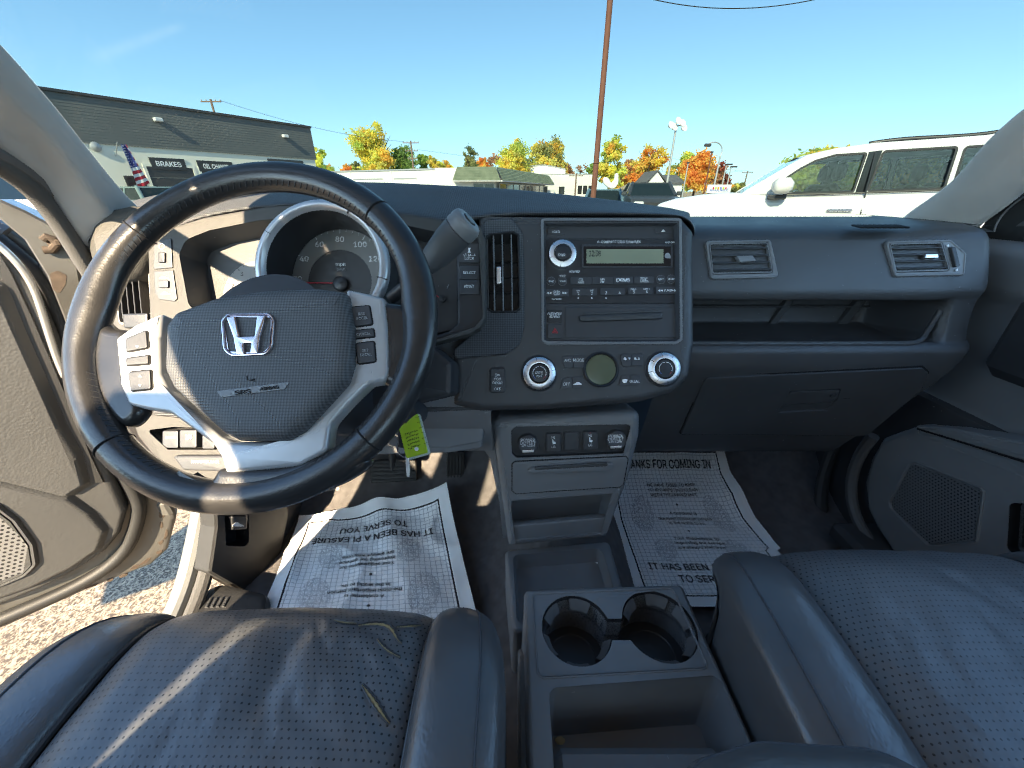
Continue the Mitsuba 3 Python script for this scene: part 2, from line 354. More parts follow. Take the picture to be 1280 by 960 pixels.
# A pillars: from the windscreen edge to the door edge, bulging inwards
def pillar(sd):
    if sd < 0:
        e1 = [A(-.655, .80, zz(-.075)), WX(165, 252, -.62), WX(60, 124, -.59), WX(0, 56, -.572), A(-.52, .30, zz(.345))]
        e2 = [A(-.70, .74, zz(-.20)), WX(103, 302, -.66), WX(50, 226, -.645), WX(0, 186, -.63), A(-.56, .24, zz(.345))]
    else:
        e1 = [A(.93, .97, zz(-.11)), WX(1125, 279, .885), WX(1190, 228, .845), WX(1280, 137, .795), A(.765, .40, zz(.30)), A(.75, .32, zz(.345))]
        e2 = [A(1.00, .86, zz(-.13)), WX(1217, 290, .955), WX(1262, 252, .935), WX(1350, 185, .90), A(.86, .38, zz(.26)), A(.83, .28, zz(.345))]
    rows = []
    for a, b in zip(e1, e2):
        inward = unit(A(-sd * .75, -.62, .1))
        rows.append([a - inward * .02, a, a * .85 + b * .15 + inward * .014, a * .62 + b * .38 + inward * .024, a * .25 + b * .75 + inward * .010, b, b - inward * .03])
    s, _ = surf(rows, 40, 26, flip=sd < 0)
    return s, e1, e2
for sd in (-1, 1):
    s, e1, e2 = pillar(sd)
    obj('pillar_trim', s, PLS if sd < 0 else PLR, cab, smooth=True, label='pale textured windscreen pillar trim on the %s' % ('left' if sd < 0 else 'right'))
    if sd < 0:
        off = A(-.010, -.004, -.016)
        obj('door_seal', tube(bez([p + off for p in e2], 40), .012, 12), RUBG, cab, smooth=True)
        obj('pillar_edge', tube(bez([p + A(-.008, .012, -.014) for p in e2], 40), .009, 8), RUB, cab)
    pass
# windscreen, one curved sheet
def ws(u, v):
    x = .13 + u * .80 * (1 - .13 * v); y = 1.27 - .30 * abs(u) ** 2.2 - v * (.94 - .34 * abs(u) ** 2.2); z = -.085 + v * .46 + .02 * math.sin(v * math.pi)
    return A(x, y, zz(z))
G = np.array([[ws(u, v) for u in np.linspace(-1.13, 1.06, 29)] for v in np.linspace(0, 1, 13)])
obj('windscreen', grid(G), WSG, cab, smooth=True)
# roof with headlining, rails, rear cab wall
PR = Plane(A(0, 0, zz(.415)), A(1, 0, 0), A(0, 1, 0))
roof = fillet(A([-.585, .22], [-.35, .34], [.60, .34], [.845, .22], [.845, -1.45], [-.585, -1.45]), .06)
obj('roof', slab(PR, roof, .012, .05, .02), BODY, cab)
obj('headlining', slab(PR, offs(ccw(roof), .01), -.012, .010, .004), HEAD, cab)
for x in (-.60, .86):
    sg = 1 if x < 0 else -1
    obj('roof_rail', tube(bez([A(x + sg * .03, .24, zz(.345)), A(x, -.1, zz(.378)), A(x, -.40, zz(.397)), A(x, -.70, zz(.428)), A(x, -1.0, zz(.42)), A(x + sg * .02, -1.45, zz(.37))], 30), .035, 10, .03), BODY, cab, smooth=True)
    bpl = Plane(A(x + sg * .02 - (.05 if sg > 0 else -.05), 0, CZ), A(0, 1, 0) if sg > 0 else A(0, -1, 0), A(0, 0, 1))
    pp_ = A([-.70, -.80], [.08, -.80], [.08, -.30], [.08, -.14], [-.06, -.06], [-.30, .02], [-.45, .10], [-.50, .40], [-.67, .40], [-.70, 0])  # out-of-view pillar, its foot widened forward to keep sun off mat and seat
    obj('centre_pillar', slab(bpl, fillet(pp_ * A(sg, 1), .05), -.09, 0, .02), PLL, cab)
    obj('rear_pillar', bar(A(x - sg * .05, -1.42, zz(-.80)), A(x + sg * .02, -1.42, zz(.34)), .10, .16, up=(0, 1, 0), bev=.02), PLL, cab)
    obj('rear_door_panel', rbox(x - sg * .06, -.92, zz(-.49), .08, .86, .66, .02), PLL, cab)
    xs = x - sg * .03
    obj('rear_door_glass', grid(A([[xs - sg * .02, -.44, zz(-.16)], [xs - sg * .02, -1.34, zz(-.16)]], [[xs, -.44, zz(.33)], [xs, -1.34, zz(.33)]]).reshape(2, 2, 3)), GLASS, cab, smooth=False)
obj('cab_rear_wall', rbox(.13, -1.47, zz(-.45), 1.46, .05, .78, .01), PLL, cab)
obj('rear_window', grid(A([[-.55, -1.47, zz(-.06)], [.81, -1.47, zz(-.06)]], [[-.5, -1.45, zz(.345)], [.76, -1.45, zz(.345)]]).reshape(2, 2, 3)), GLASS, cab, smooth=False)
# outer body: bulkhead, hinge pillar, bonnet, front wing
obj('bulkhead', rbox(.13, 1.235, zz(-.45), 1.66, .03, .74, .01), BODY, cab)
bn, _ = surf([[A(x, 1.20, zz(-.10 - .02 * abs(x - .13))), A(x, 1.6, zz(-.13 - .02 * abs(x - .13))), A(x, 2.2, zz(-.20 - .03 * abs(x - .13))), A(x, 2.32, zz(-.34))] for x in np.linspace(-.72, .98, 9)], 12, 16)
obj('bonnet', bn, BODY, cab, smooth=True)
for x, sg in ((-.76, 1), (1.02, -1)):
    wg, _ = surf([[A(x + sg * .05, y, zz(-.12 - (y - .9) * .07)), A(x, y, zz(-.2 - (y - .9) * .05)), A(x - sg * .03, y, zz(-.45)), A(x, y, zz(-.85))] for y in (.84, 1.3, 1.8, 2.3)], 12, 14)
    obj('front_wing', wg, BODY, cab, smooth=True)
hp = slab(Plane(A(-.67, .80, CZ), A(1, .15, 0), A(0, 0, 1)), A([-.06, -.82], [.05, -.82], [.05, -.06], [-.06, -.06]), -.10, 0, .01)
obj('hinge_pillar', hp, BODY, cab)
for py in (634, 345):
    c = WY(197 if py > 500 else 62, py, .70)
    h = cat(rbox(*(c + A(0, 0, 0)), .07, .02, .045, .006), tube([c + A(-.02, -.012, -.035), c + A(-.02, -.012, .035)], .010, 10))
    obj('door_hinge', h, BODY, cab)

# ------------------------------------------------------------------ dashboard
dash = thing('dashboard', 'dark grey dashboard with radio, air vents, gauges and glovebox', 'dashboard')
# flat top behind the hood, to the windscreen
rows = [[A(x, .78, zz(-.068)), A(x, .82, zz(-.060)), A(x, .95, zz(-.0535)), A(x, 1.12 - .36 * abs((x - .13) / .82) ** 2.2, zz(-.058))] for x in np.linspace(-.66, .92, 20)]
s, _ = surf(rows, 40, 14)
obj('top_pad', s, PL, dash, smooth=True)
# driver and centre hood: rows run along x
PXS = [118, 150, 200, 255, 330, 400, 470, 560, 600, 655, 740, 810, 846, 862]
SIL = [270, 256, 243, 236, 229, 227, 228, 232, 234, 238, 247, 256, 262, 268]
LIP = [305, 303, 290, 270, 257.5, 254, 262, 275, 270, 266, 266, 267, 269, 276]
LD = [.60, .60, .60, .60, .60, .60, .605, .615, .618, .62, .62, .62, .62, .625]
back = [A(WD(a, b, .76)[0] * 1.15, 1.0 - .25 * (abs(WD(a, b, .76)[0] - .13) / .8) ** 2, zz(-.056)) for a, b in zip(PXS, SIL)]
mid = [WD(a, b + 1.5, .80) for a, b in zip(PXS, SIL)]
crest = [WD(a, b, .745) for a, b in zip(PXS, SIL)]
sh = [WD(a, b + (c - b) * .42, d + .062) for a, b, c, d in zip(PXS, SIL, LIP, LD)]
lip = [WD(a, c, d) for a, c, d in zip(PXS, LIP, LD)]
tuck = [WD(a, c + 5, d + .035) for a, c, d in zip(PXS, LIP, LD)]
def lay(r, e): return np.vstack([r, [e]])
R_ = [lay(back, A(.34, 1.0, zz(-.06))), lay(mid, A(.335, .82, zz(-.066))), lay(crest, A(.330, .745, zz(-.085))), lay(sh, WD(869, 284, .67)), lay(lip, WD(868.5, 290, .636)), lay(tuck, WD(867, 296, .65))]
Rc = np.array(R_); P = np.stack([curve_u(Rc[:, j], 46) for j in range(Rc.shape[1])], 1); P = np.stack([curve_u(P[i], 110) for i in range(46)], 0)
obj('instrument_hood', grid(P, flip=True), WEAVE, dash, smooth=50)
# end cap with the small tweeter grille by the driver's pillar
EC = DP(.585)
obj('end_cap', slab(EC, EC.pts([(99, 300), (104, 272), (124, 258), (160, 250), (186, 254), (190, 300), (160, 345), (112, 352)]), -.10, 0, .022, r=.02), BEZ, dash, smooth=50, label='pale perforated dashboard end cap beside the pillar')
# fascia around radio and climate controls
CP = DP(.62)
fas = fillet(CP.pts([(598, 268), (852, 267), (869, 288), (870.5, 432), (863, 474), (842, 492), (800, 503), (690, 512), (600, 514), (566, 506), (566, 440), (600, 410)]), [.003, .016, .012, .02, .02, .02, .02, .02, .02, .006, .006, .006])
VENT = [(607, 298), (612, 293), (641, 290), (648.5, 294), (650, 385), (645, 389.5), (615, 389.5), (609, 385)]
fv = fillet(CP.pts(VENT), .004)
RADH = [(677, 274), (851, 274), (852, 425), (844, 429.5), (684, 430.5), (677.5, 426)]
rh = fillet(CP.pts(RADH), .004)
fascia = solid(CP, fas, [(0, -.16), (0, -.014), (.003, -.005), (.009, -.0012), (.015, 0)], [offs(ccw(fv), -.004), rh])
obj('centre_fascia', fascia, PL, dash, smooth=45)
C2 = CP.lift(.004)
weav = fillet(C2.pts([(604, 274), (640, 272), (653, 290), (655.5, 330), (655.5, 410), (649, 432), (632, 443), (567, 449), (567, 436), (590, 418), (605, 402)]), .01)
fv2 = fillet(C2.pts(VENT), .004)
obj('fascia_panel', solid(C2, weav, [(0, -.006), (0, -.002), (.001, -.0006), (.003, 0)], [offs(ccw(fv2), -.0015)]), WEAVE, dash, smooth=45)
av = obj('air_vent', cat(solid(C2, offs(ccw(fv2), -.0014), [(0, -.05), (0, .0005), (.001, .0015), (.0018, .0008)], [offs(ccw(fv2), .0015)]), pocket(C2, offs(ccw(fv2), .0012), 0, .045)), BLK, dash)
for cx in (616.5, 627.5, 639):
    a, b = C2.w(*C2.px(cx, 292), -.012), C2.w(*C2.px(cx + 1.5, 388), -.012)
    obj('slat', bar(a, b, .020, .0022, up=RT, bev=.0008), PLM, av)
c = C2.w(*C2.px(623.5, 344), 0)
obj('tab', slab(C2, C2.pts([(620, 334), (626.5, 333.5), (627, 355), (620.5, 355.5)]), -.012, .004, .002, r=.002), ALU, av)
for cy in (320, 340, 360): 
    a, b = C2.w(*C2.px(608, cy), -.034), C2.w(*C2.px(649, cy), -.034)
    obj('rear_slat', bar(a, b, .0015, .012, up=FW, bev=.0005), BLK, av)

# ---- radio
radio = obj('radio', cat(solid(CP, offs(ccw(rh), .0004), [(0, -.05), (0, -.001), (.0012, .0015), (.0035, .0012), (.0065, -.006), (.0065, -.012)], back=False)), BTN, dash, label='car radio with disc changer slot and clock display')
RF = CP.lift(-.0105)
def bt(x0, y0, x1, y1, r=.0015, h=.0025, mat=BTN, par=None, name='button', pl=None, b=.0009):
    pl = pl or RF
    return obj(name, slab(pl, quad(pl, x0, y0, x1, y1), -.001, h, b, r=r), mat, par or radio)
obj('bezel', solid(CP, rh, [(0, -.012), (0, .0012), (.0006, .002), (.0024, .002), (.003, .0012), (.003, -.011)], [offs(ccw(rh), .0062)]) if False else solid(CP, offs(ccw(rh), -.0012), [(0, -.004), (0, .0012), (.0008, .0024), (.0022, .0024)], [offs(ccw(rh), .0036)]), PLL if False else PLM, radio)
obj('face_plate', slab(RF, quad(RF, 679.5, 300, 848.5, 379), -.004, .0016, .0008, r=.002), BLK, radio)
obj('slot_surround', pocket(RF, quad(RF, 680, 277, 846, 298.5), .0005, .008, r=.002), BTN, radio)
RS = RF.lift(-.004)
obj('disc_slot', cat(slab(RS, RS.pts([(709, 285.5), (812, 284), (822, 288), (812, 293.5), (709, 293.5)]), -.004, .001, .0008), slab(RS.lift(.001), quad(RS.lift(.001), 712, 288.5, 810, 291), 0, .0004, .0001)), BLKM, radio)
bt(684, 286, 705.5, 294.2, pl=RS, h=.004); txt(RS.lift(.004), 'LOAD', 694.7, 290, 2.3, INK, radio)
bt(818, 285, 839.5, 293.2, pl=RS, h=.004); e = RS.lift(.004)
obj('symbol', slab(e, e.pts([(826.5, 289.8), (831.5, 289.8), (829, 286.8)]), 0, .0006, .0002), INK, radio, smooth=False)
R2 = RF.lift(.0016)
txt(R2, '6-COMPACT DISC CHANGER', 773.5, 302.6, 2.6, INK, radio, wpx=51)
txt(R2, 'ANTI-THEFT', 838, 303.2, 1.8, INK, radio, wpx=13)
kn = R2.px(702.4, 319)
pxm = np.linalg.norm(np.array(R2.px(703.4, 319)) - np.array(kn))
obj('volume_knob', lathe(R2, *kn, [(17.5 * pxm, 0), (17.8 * pxm, .006), (16.8 * pxm, .010), (14 * pxm, .0115), (11 * pxm, .012), (10 * pxm, .009)], 48), ALU, radio, smooth=40)
for a in range(6):
    t = math.radians(60 * a + 20); d = A(math.cos(t), math.sin(t))
    obj('knob_notch', bar(R2.w(kn[0] + d[0] * 13.5 * pxm, kn[1] + d[1] * 13.5 * pxm, .0113), R2.w(kn[0] + d[0] * 17.4 * pxm, kn[1] + d[1] * 17.4 * pxm, .009), .0007, .0015, up=-FW, bev=.0002), BLK, radio)
obj('knob_cap', lathe(R2, *kn, [(10 * pxm, .006), (9.6 * pxm, .0115), (8.6 * pxm, .0135), (4 * pxm, .0142), (.1 * pxm, .0144)], 36), BLK, radio, smooth=40)
txt(R2.lift(.0143), 'PWR', 702.4, 319, 3.0, INK, radio, wpx=8)
txt(R2, 'VOLUME', 718, 339.8, 2.4, INK, radio, wpx=12.5)
obj('display_surround', slab(R2, quad(R2, 727, 305.8, 840.5, 335), -.001, .0022, .001, r=.002), BTN, radio)
obj('display_glass', slab(R2.lift(.0022), quad(R2.lift(.0022), 729.5, 308, 838.5, 332.6), 0, .0004, .0002, r=.001), GLOSS, radio)
R3 = R2.lift(.0026)
obj('display', slab(R3, quad(R3, 733, 311.3, 829.3, 329.3), 0, .0004, .0002), LCD, radio, label='olive grey clock display reading 12:38')
txt(R3.lift(.0004), '12:38', 743.5, 317, 7.0, INKB, radio, wpx=13.5)
obj('symbol', slab(R3, circ(*R3.px(834.3, 319.5), 3.4 * pxm, 20), 0, .0006, .0002), INKD, radio, smooth=False)
obj('symbol', slab(R3, quad(R3, 831, 319.5, 838, 323), 0.0006, .001, .0002), INKD, radio, smooth=False)
for x, y, s_ in ((689, 351.8, 'SOUND'), (703, 351.6, 'SCAN'), (826, 349.4, 'RPT'), (839, 349, 'RDM')):
    c = R2.px(x, y)
    obj('button', lathe(R2, *c, [(5 * pxm, 0), (4.9 * pxm, .002), (4.2 * pxm, .0028), (.1 * pxm, .0029)], 24), BTN, radio)
    obj('button_ring', lathe(R2, *c, [(5.6 * pxm, 0), (5.6 * pxm, .0008), (5.1 * pxm, .0008), (5.1 * pxm, 0)], 24, True), PLM, radio)
    txt(R2.lift(.0029), s_, x, y, 1.7, INK, radio, wpx=6.5)
txt(R2, 'AUDIO', 703, 344.8, 1.6, INK, radio, wpx=7)
segs = [712.3, 739.5, 766.4, 791.2, 817]
for i, (a, b) in enumerate(zip(segs, segs[1:])):
    bt(a + .25, 346.8 - i * .25, b - .25, 356 - i * .35, pl=R2, h=.003, r=.0018 if i in (0, 3) else .0006)
B3 = R2.lift(.003)
txt(B3, 'CD', 726, 349.6, 2.3, INK, radio); txt(B3, 'AUX', 726, 353, 2.3, INK, radio)
txt(B3, 'AM', 752.5, 349.2, 2.3, INK, radio); txt(B3, 'FM', 752.5, 352.6, 2.3, INK, radio)
txt(B3, '(XM)', 778.5, 350.3, 3.3, INK, radio, wpx=16, bold=True)
txt(B3, 'DISP', 804.5, 348.4, 2.3, INK, radio); txt(B3, 'MODE', 805.5, 351.6, 2.3, INK, radio)
for x0, y0, x1, y1 in ((681, 361.8, 711, 371), (715, 361, 746, 369.8), (750, 360.4, 780.6, 369.3), (784.4, 359.6, 815, 368.5), (819, 358.8, 848, 368)):
    bt(x0, y0, x1, y1, pl=R2, h=.003, r=.0015)
txt(B3, 'SEEK', 696, 364.9, 2.2, INK, radio); txt(B3, 'SKIP', 696, 368, 2.2, INK, radio)
def tri(pl, x, y, w_, h_, par, dirn=1, mat=INK):
    obj('symbol', slab(pl, pl.pts([(x - dirn * w_ / 2, y - h_ / 2), (x + dirn * w_ / 2, y), (x - dirn * w_ / 2, y + h_ / 2)]), 0, .0005, .0001), mat, par, smooth=False)
for x, y, d in ((684.5, 366.4, -1), (687.5, 366.4, -1), (704.5, 366.2, 1), (707.5, 366.2, 1), (823.5, 363.2, -1), (826.8, 363.2, -1), (841, 363, 1), (844.3, 363, 1)): tri(B3, x, y, 3, 2.8, radio, d)
txt(B3, 'TUNE', 834, 363.2, 2.2, INK, radio)
for x, y, s_ in ((722.8, 367, '1'), (739.6, 366.6, '2'), (757.6, 366.2, '3'), (774.4, 366, '4'), (792, 365.2, '5'), (808.3, 364.8, '6')): txt(B3, s_, x, y, 3.0, INK, radio)
for x, y, s_ in ((792, 361.7, 'DISC-'), (808, 361.2, 'DISC+')): txt(B3, s_, x, y, 1.7, INK, radio)
for x, y in ((722.8, 363.6), (739.6, 363.3)): txt(B3, 'RPT', x, y, 1.5, INK, radio)
txt(R2, 'CATEGORY', 696, 374, 1.9, INK, radio, wpx=12)
for x in (722.8, 739.6, 757.5): obj('symbol', slab(R2, circ(*R2.px(x, 372.5), .9 * pxm, 10), 0, .0006, .0002), INK, radio, smooth=False)
# lower pocket with the lid and hazard switch
obj('lower_plate', slab(RF, quad(RF, 679.5, 380, 848.5, 426), -.004, .0012, .0008, r=.003), BTN, radio)
R4 = RF.lift(.0012)
bt(684, 387.5, 702.6, 403.5, pl=R4, h=.0015, mat=BLK, name='airbag_lamp')
txt(R4.lift(.0015), 'PASSENGER', 693, 392.3, 2.6, INK, radio, wpx=16); txt(R4.lift(.0015), 'AIRBAG', 693, 395.8, 2.6, INK, radio, wpx=12)
hz = bt(684, 405.5, 702.6, 423, pl=R4, h=.0035, name='hazard_switch')
H4 = R4.lift(.0035)
tr_ = H4.pts([(689.6, 416.6), (697.8, 416.4), (693.7, 409.6)])
obj('hazard_triangle', solid(H4, tr_, [(0, 0), (0, .0006), (.0002, .0006)], [offs(ccw(tr_), .0011)]), RED, radio, smooth=False)
obj('hazard_triangle', slab(H4, H4.pts([(692.2, 414.9), (695.3, 414.9), (693.7, 412.4)]), 0, .0005, .0001), RED, radio, smooth=False)
bt(706.5, 384.3, 845, 422, pl=R4, h=.0022, name='pocket_lid', r=.002)
L4 = R4.lift(.0022)
obj('pocket_handle', cat(slab(L4, L4.pts([(723, 395.5), (727, 394.5), (824, 391), (828, 390.5), (827, 398), (822, 399.5), (730, 402.5), (724, 401.5)]), 0, .006, .003), slab(L4, L4.pts([(729, 391), (822, 387.5), (824, 390.5), (728, 394)]), 0, .0015, .001)), PL, radio)

# ---- climate controls
CF = CP.lift(.0005)
def knob(x, y, label):
    c = CF.px(x, y); k = pxm * 1.0
    kn = obj('climate_knob', lathe(CF, *c, [(20.2 * k, -.002), (20.4 * k, .003), (19.8 * k, .006), (17 * k, .0085), (14 * k, .0095), (12.6 * k, .009), (11.5 * k, .005)], 56), ALU, dash, smooth=35)
    obj('surround', lathe(CF, *c, [(22.4 * k, -.002), (22.4 * k, .0012), (21.6 * k, .002), (20.6 * k, .001)], 48, True), BLK, kn)
    obj('cap', lathe(CF, *c, [(12 * k, .003), (11.6 * k, .0085), (10.6 * k, .0105), (.1 * k, .011)], 40), BLK, kn, smooth=35)
    for a in range(8):
        t = math.radians(45 * a + 12); d = A(math.cos(t), math.sin(t))
        obj('notch', bar(CF.w(c[0] + d[0] * 15.5 * k, c[1] + d[1] * 15.5 * k, .0092), CF.w(c[0] + d[0] * 19.8 * k, c[1] + d[1] * 19.8 * k, .0062), .0006, .0012, up=-FW, bev=.0002), BLK, kn)
    cf = CF.lift(.011)
    for a0, a1, mt in ((95, 205, INK), (205, 235, BLUE), (305, 335, RED), (-25, 85, INK)):
        t = np.radians(np.linspace(a0, a1, 14)); r = 8 * k
        obj('scale_mark', tube(cf.w(c[0] + r * np.cos(t), c[1] + r * np.sin(t), 0), .0004, 6), mt, kn, smooth=False)
    return kn, cf
kn1, cf1 = knob(673.7, 466.7, '')
txt(cf1, 'AUTO', 673.7, 466, 2.9, INK, kn1, wpx=9.5); txt(cf1, 'PUSH', 673.7, 470.3, 1.9, INK, kn1, wpx=6)
kn2, cf2 = knob(828.7, 461.2, '')
c = CF.px(751, 462)
cd = obj('climate_display', lathe(CF, *c, [(18.5 * pxm, -.002), (18.5 * pxm, .0006), (17 * pxm, .0016), (.1 * pxm, .0018)], 48), LCDD, dash, smooth=35, label='round dark olive climate display')
obj('surround', lathe(CF, *c, [(22.3 * pxm, -.002), (22 * pxm, .003), (20.5 * pxm, .005), (19.2 * pxm, .0035), (18.4 * pxm, -.001)], 48, True), BLK, cd, smooth=35)
def cbt(pts, name='climate_button'): return obj(name, slab(CF, CF.pts(pts), -.002, .0022, .001, r=.002), BTN, dash)
CB = CF.lift(.0022)
for pts in ([(702.4, 445.3), (716, 444.8), (716.2, 460), (706, 460), (702.6, 452)], [(716.5, 444.8), (730.5, 444), (729.8, 459.6), (716.7, 460)], [(703.6, 472.8), (714.6, 471), (714.8, 485.6), (700, 486.2)], [(715, 471), (728.5, 470.6), (728.8, 480), (725.5, 485), (715.2, 485.5)],
            [(775.4, 442.8), (789, 442.4), (789.2, 457.6), (778, 458), (775.6, 449)], [(789.3, 442.4), (803.6, 442), (803.4, 457), (789.5, 457.6)], [(777, 469.2), (786.8, 468.8), (787, 482), (772.8, 482.4)], [(787.2, 468.8), (800.4, 468.6), (801, 477), (797, 481.8), (787.2, 482)]): cbt(pts)
for s_, x, y in (('A/C', 709.5, 450.6), ('MODE', 723, 450.2), ('OFF', 708.3, 480), ('DUAL', 793.4, 476.8)): txt(CB, s_, x, y, 3.0, INK, dash, name='climate_lettering')
for pts in ([(716.5, 481), (717.5, 479.5), (719.5, 479), (721, 477.5), (724, 477.5), (726, 479.3), (727, 480), (727, 481.2)], [(777.5, 475), (779, 474), (783, 474), (784.5, 475), (783, 478.5), (779, 478.5)], [(780, 446.4), (782, 447), (783.5, 450), (782, 450.4), (779.5, 449.5)], [(785, 447.2), (788, 447.2), (786.5, 450)], [(793, 446.2), (795, 447), (796.2, 449.6), (794.5, 450), (792.5, 449)], [(797, 449.6), (800, 449.6), (798.5, 446.6)]):
    obj('climate_symbol', slab(CB, CB.pts(pts), 0, .0005, .0001), INK, dash, smooth=False)
sw = obj('tailgate_switch', slab(CF, quad(CF, 612, 459.5, 631.6, 491), -.002, .004, .002, r=.004), BLK, dash)
for y0, y1 in ((461.5, 470.5), (471, 480), (480.5, 489.5)): obj('rocker', slab(CF.lift(.004), quad(CF.lift(.004), 614, y0, 629.6, y1), 0, .0012, .0006, r=.001), BTN, sw)
for s_, y in (('ON', 468.8), ('TOP', 474), ('DOOR', 478.6), ('OFF', 486.3)): txt(CF.lift(.0052), s_, 621.8, y, 2.8, INK, sw)

# ---- passenger side of the dashboard
def psec(x, deep):
    e = max(0, (x - .80)) ** 1.5 * 1.2
    b = [(.95, -.050), (.86, -.051), (.760, -.0525), (.728, -.0555), (.708, -.0610), (.696, -.0700), (.688, -.0830), (.655, -.152), (.657, -.166), (.672, -.171)] if deep else [(.95, -.050), (.86, -.051), (.760, -.0525), (.728, -.0555), (.708, -.0610), (.696, -.0700), (.688, -.0830), (.657, -.150), (.658, -.160), (.660, -.168)]
    rec = [(.70, -.173), (.775, -.183), (.79, -.20), (.785, -.248), (.70, -.252), (.668, -.247), (.648, -.240)] if deep else [(.660, -.176), (.658, -.190), (.655, -.205), (.651, -.219), (.647, -.230), (.643, -.238), (.640, -.2415)]
    low = [(.637, -.243), (.628, -.255), (.627, -.28), (.650, -.375), (.676, -.47), (.69, -.51), (.74, -.535), (.98, -.52)]
    return [A(x, y - e, zz(z)) for y, z in b + rec + low]
def xend(z): return float(np.interp(z - CZ, [-.54, -.47, -.40, -.32, -.25, -.10], [.700, .745, .795, .840, .868, .876]))
S = []
for x in (.27, .5): S.append(np.array(psec(x, True)))
for sv, d_ in ((0, 1), (.12, 1), (.22, .95), (.30, .55), (.37, .10), (.44, 0), (.60, 0), (.75, 0), (.87, 0), (.95, 0), (1.0, 0)):
    r = np.array(psec(.70, True)) * d_ + np.array(psec(.70, False)) * (1 - d_)
    r[:, 0] = .70 + np.array([xend(z) - .70 for z in r[:, 2]]) * sv; r[:, 1] += .085 * max(0, (sv - .5) / .5) ** 2.4; S.append(r)
S.append(S[-1] + A(.004, .10, 0)); S = np.array(S)
def dens(p, n):
    k = np.linspace(0, len(p) - 1, n); return PchipInterpolator(np.arange(len(p)), p)(k)
P = np.stack([dens(r, 130) for r in S]); P = np.stack([curve_u(P[:, j], 60) for j in range(130)], 1)
obj('passenger_panel', grid(P, flip=True), PL, dash, smooth=40)
ed = [q for q in S[-2] if q[2] < zz(-.058)]
obj('end_seam', tube(bez([np.array(q) + A(.009, .012, 0) for q in ed[::2]], 60), .009, 8), BLKM, dash)
obj('shelf_lip', tube(curve([A(.275, .640, zz(-.2405)), A(.6, .640, zz(-.2405)), A(.705, .640, zz(-.2405)), A(.730, .646, zz(-.237)), A(.750, .660, zz(-.218)), A(.762, .667, zz(-.188))], 40), .0045, 8), PL, dash)
for x0, x1 in ((.335, .345), (.545, .56), (.69, .71)):
    obj('shelf_rib', slab(Plane(A(0, .783, CZ), A(1, 0, 0), A(0, 0, 1)), A([x0, -.25], [x1, -.25], [x1 + .02, -.20], [x0 + .02, -.20]), -.01, .004, .002), PL, dash)
obj('shelf_ledge', rbox(.53, .784, zz(-.212), .54, .012, .004, .001), PL, dash)
PF = Plane(A(.5, .692, zz(-.075)), A(1, 0, 0), A(0, .037, .077))
def hvent(outer, inner, tab, wheel):
    pf = PF.lift(.006); o, i = fillet(pf.pts(outer), .006), fillet(pf.pts(inner), .003)
    v = obj('air_vent', cat(solid(pf, o, [(0, -.008), (0, -.002), (.0008, -.0006), (.002, 0), (.003, 0), (.0042, -.001)], [offs(ccw(i), -.0025)]), solid(pf, offs(ccw(i), -.002), [(0, -.008), (0, -.001), (.0006, 0), (.0014, 0)], [i])), PLM, dash)
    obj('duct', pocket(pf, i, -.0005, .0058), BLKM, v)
    tl, tr, br, bl = [np.array(q) for q in inner]
    for k in range(4):
        f_ = (k + .55) / 4; a, b = tl + (bl - tl) * f_, tr + (br - tr) * f_
        A_, B_ = pf.w(*pf.px(*(a + (.6, 0))), -.0025), pf.w(*pf.px(*(b - (.6, 0))), -.0025)
        obj('slat', bar(A_, B_, .0085, .0022, up=unit(PF.v + PF.n * .45), bev=.0008), PL, v)
    t = obj('tab', slab(pf.lift(.0015), fillet(pf.pts(tab), .001), -.004, .003, .0015), PLM if not wheel else ALU, v)
    return v
hvent([(882, 300.5), (964, 299), (974.5, 347), (889, 349)], [(888.5, 305.5), (959, 304.2), (965, 339.6), (892, 341.2)], [(919, 321), (939, 320), (944, 327), (923, 328.6)], False)
v2 = hvent([(1107, 301), (1189, 299), (1209, 316), (1207, 344), (1119, 346)], [(1113.5, 305.5), (1176.5, 304.2), (1186, 337), (1120.5, 338.6)], [(1154, 318.4), (1169.5, 318), (1170, 323), (1153, 323.4)], True)
pf = PF.lift(.0065)
obj('thumbwheel', slab(pf, fillet(pf.pts([(1186, 309), (1192, 309), (1198, 333), (1192, 334.5)]), .002), -.004, .0035, .0015), BLK, v2)
for y in (307.4, 337.6):
    c = pf.px(1184.5 if y < 320 else 1195.5, y); obj('mark', lathe(pf, *c, [(.002, 0), (.002, .001), (.0001, .0012)], 14), INK, v2)
# vents for the windscreen on the top pad
for k in range(9):
    a = WZ(1088 + k * 7, 284.5, -.0515); 
    obj('windscreen_vent_slot', bar(a + A(-.012, .0, .0), a + A(.012, .05, .0), .006, .003, bev=.001), BLKM, dash)
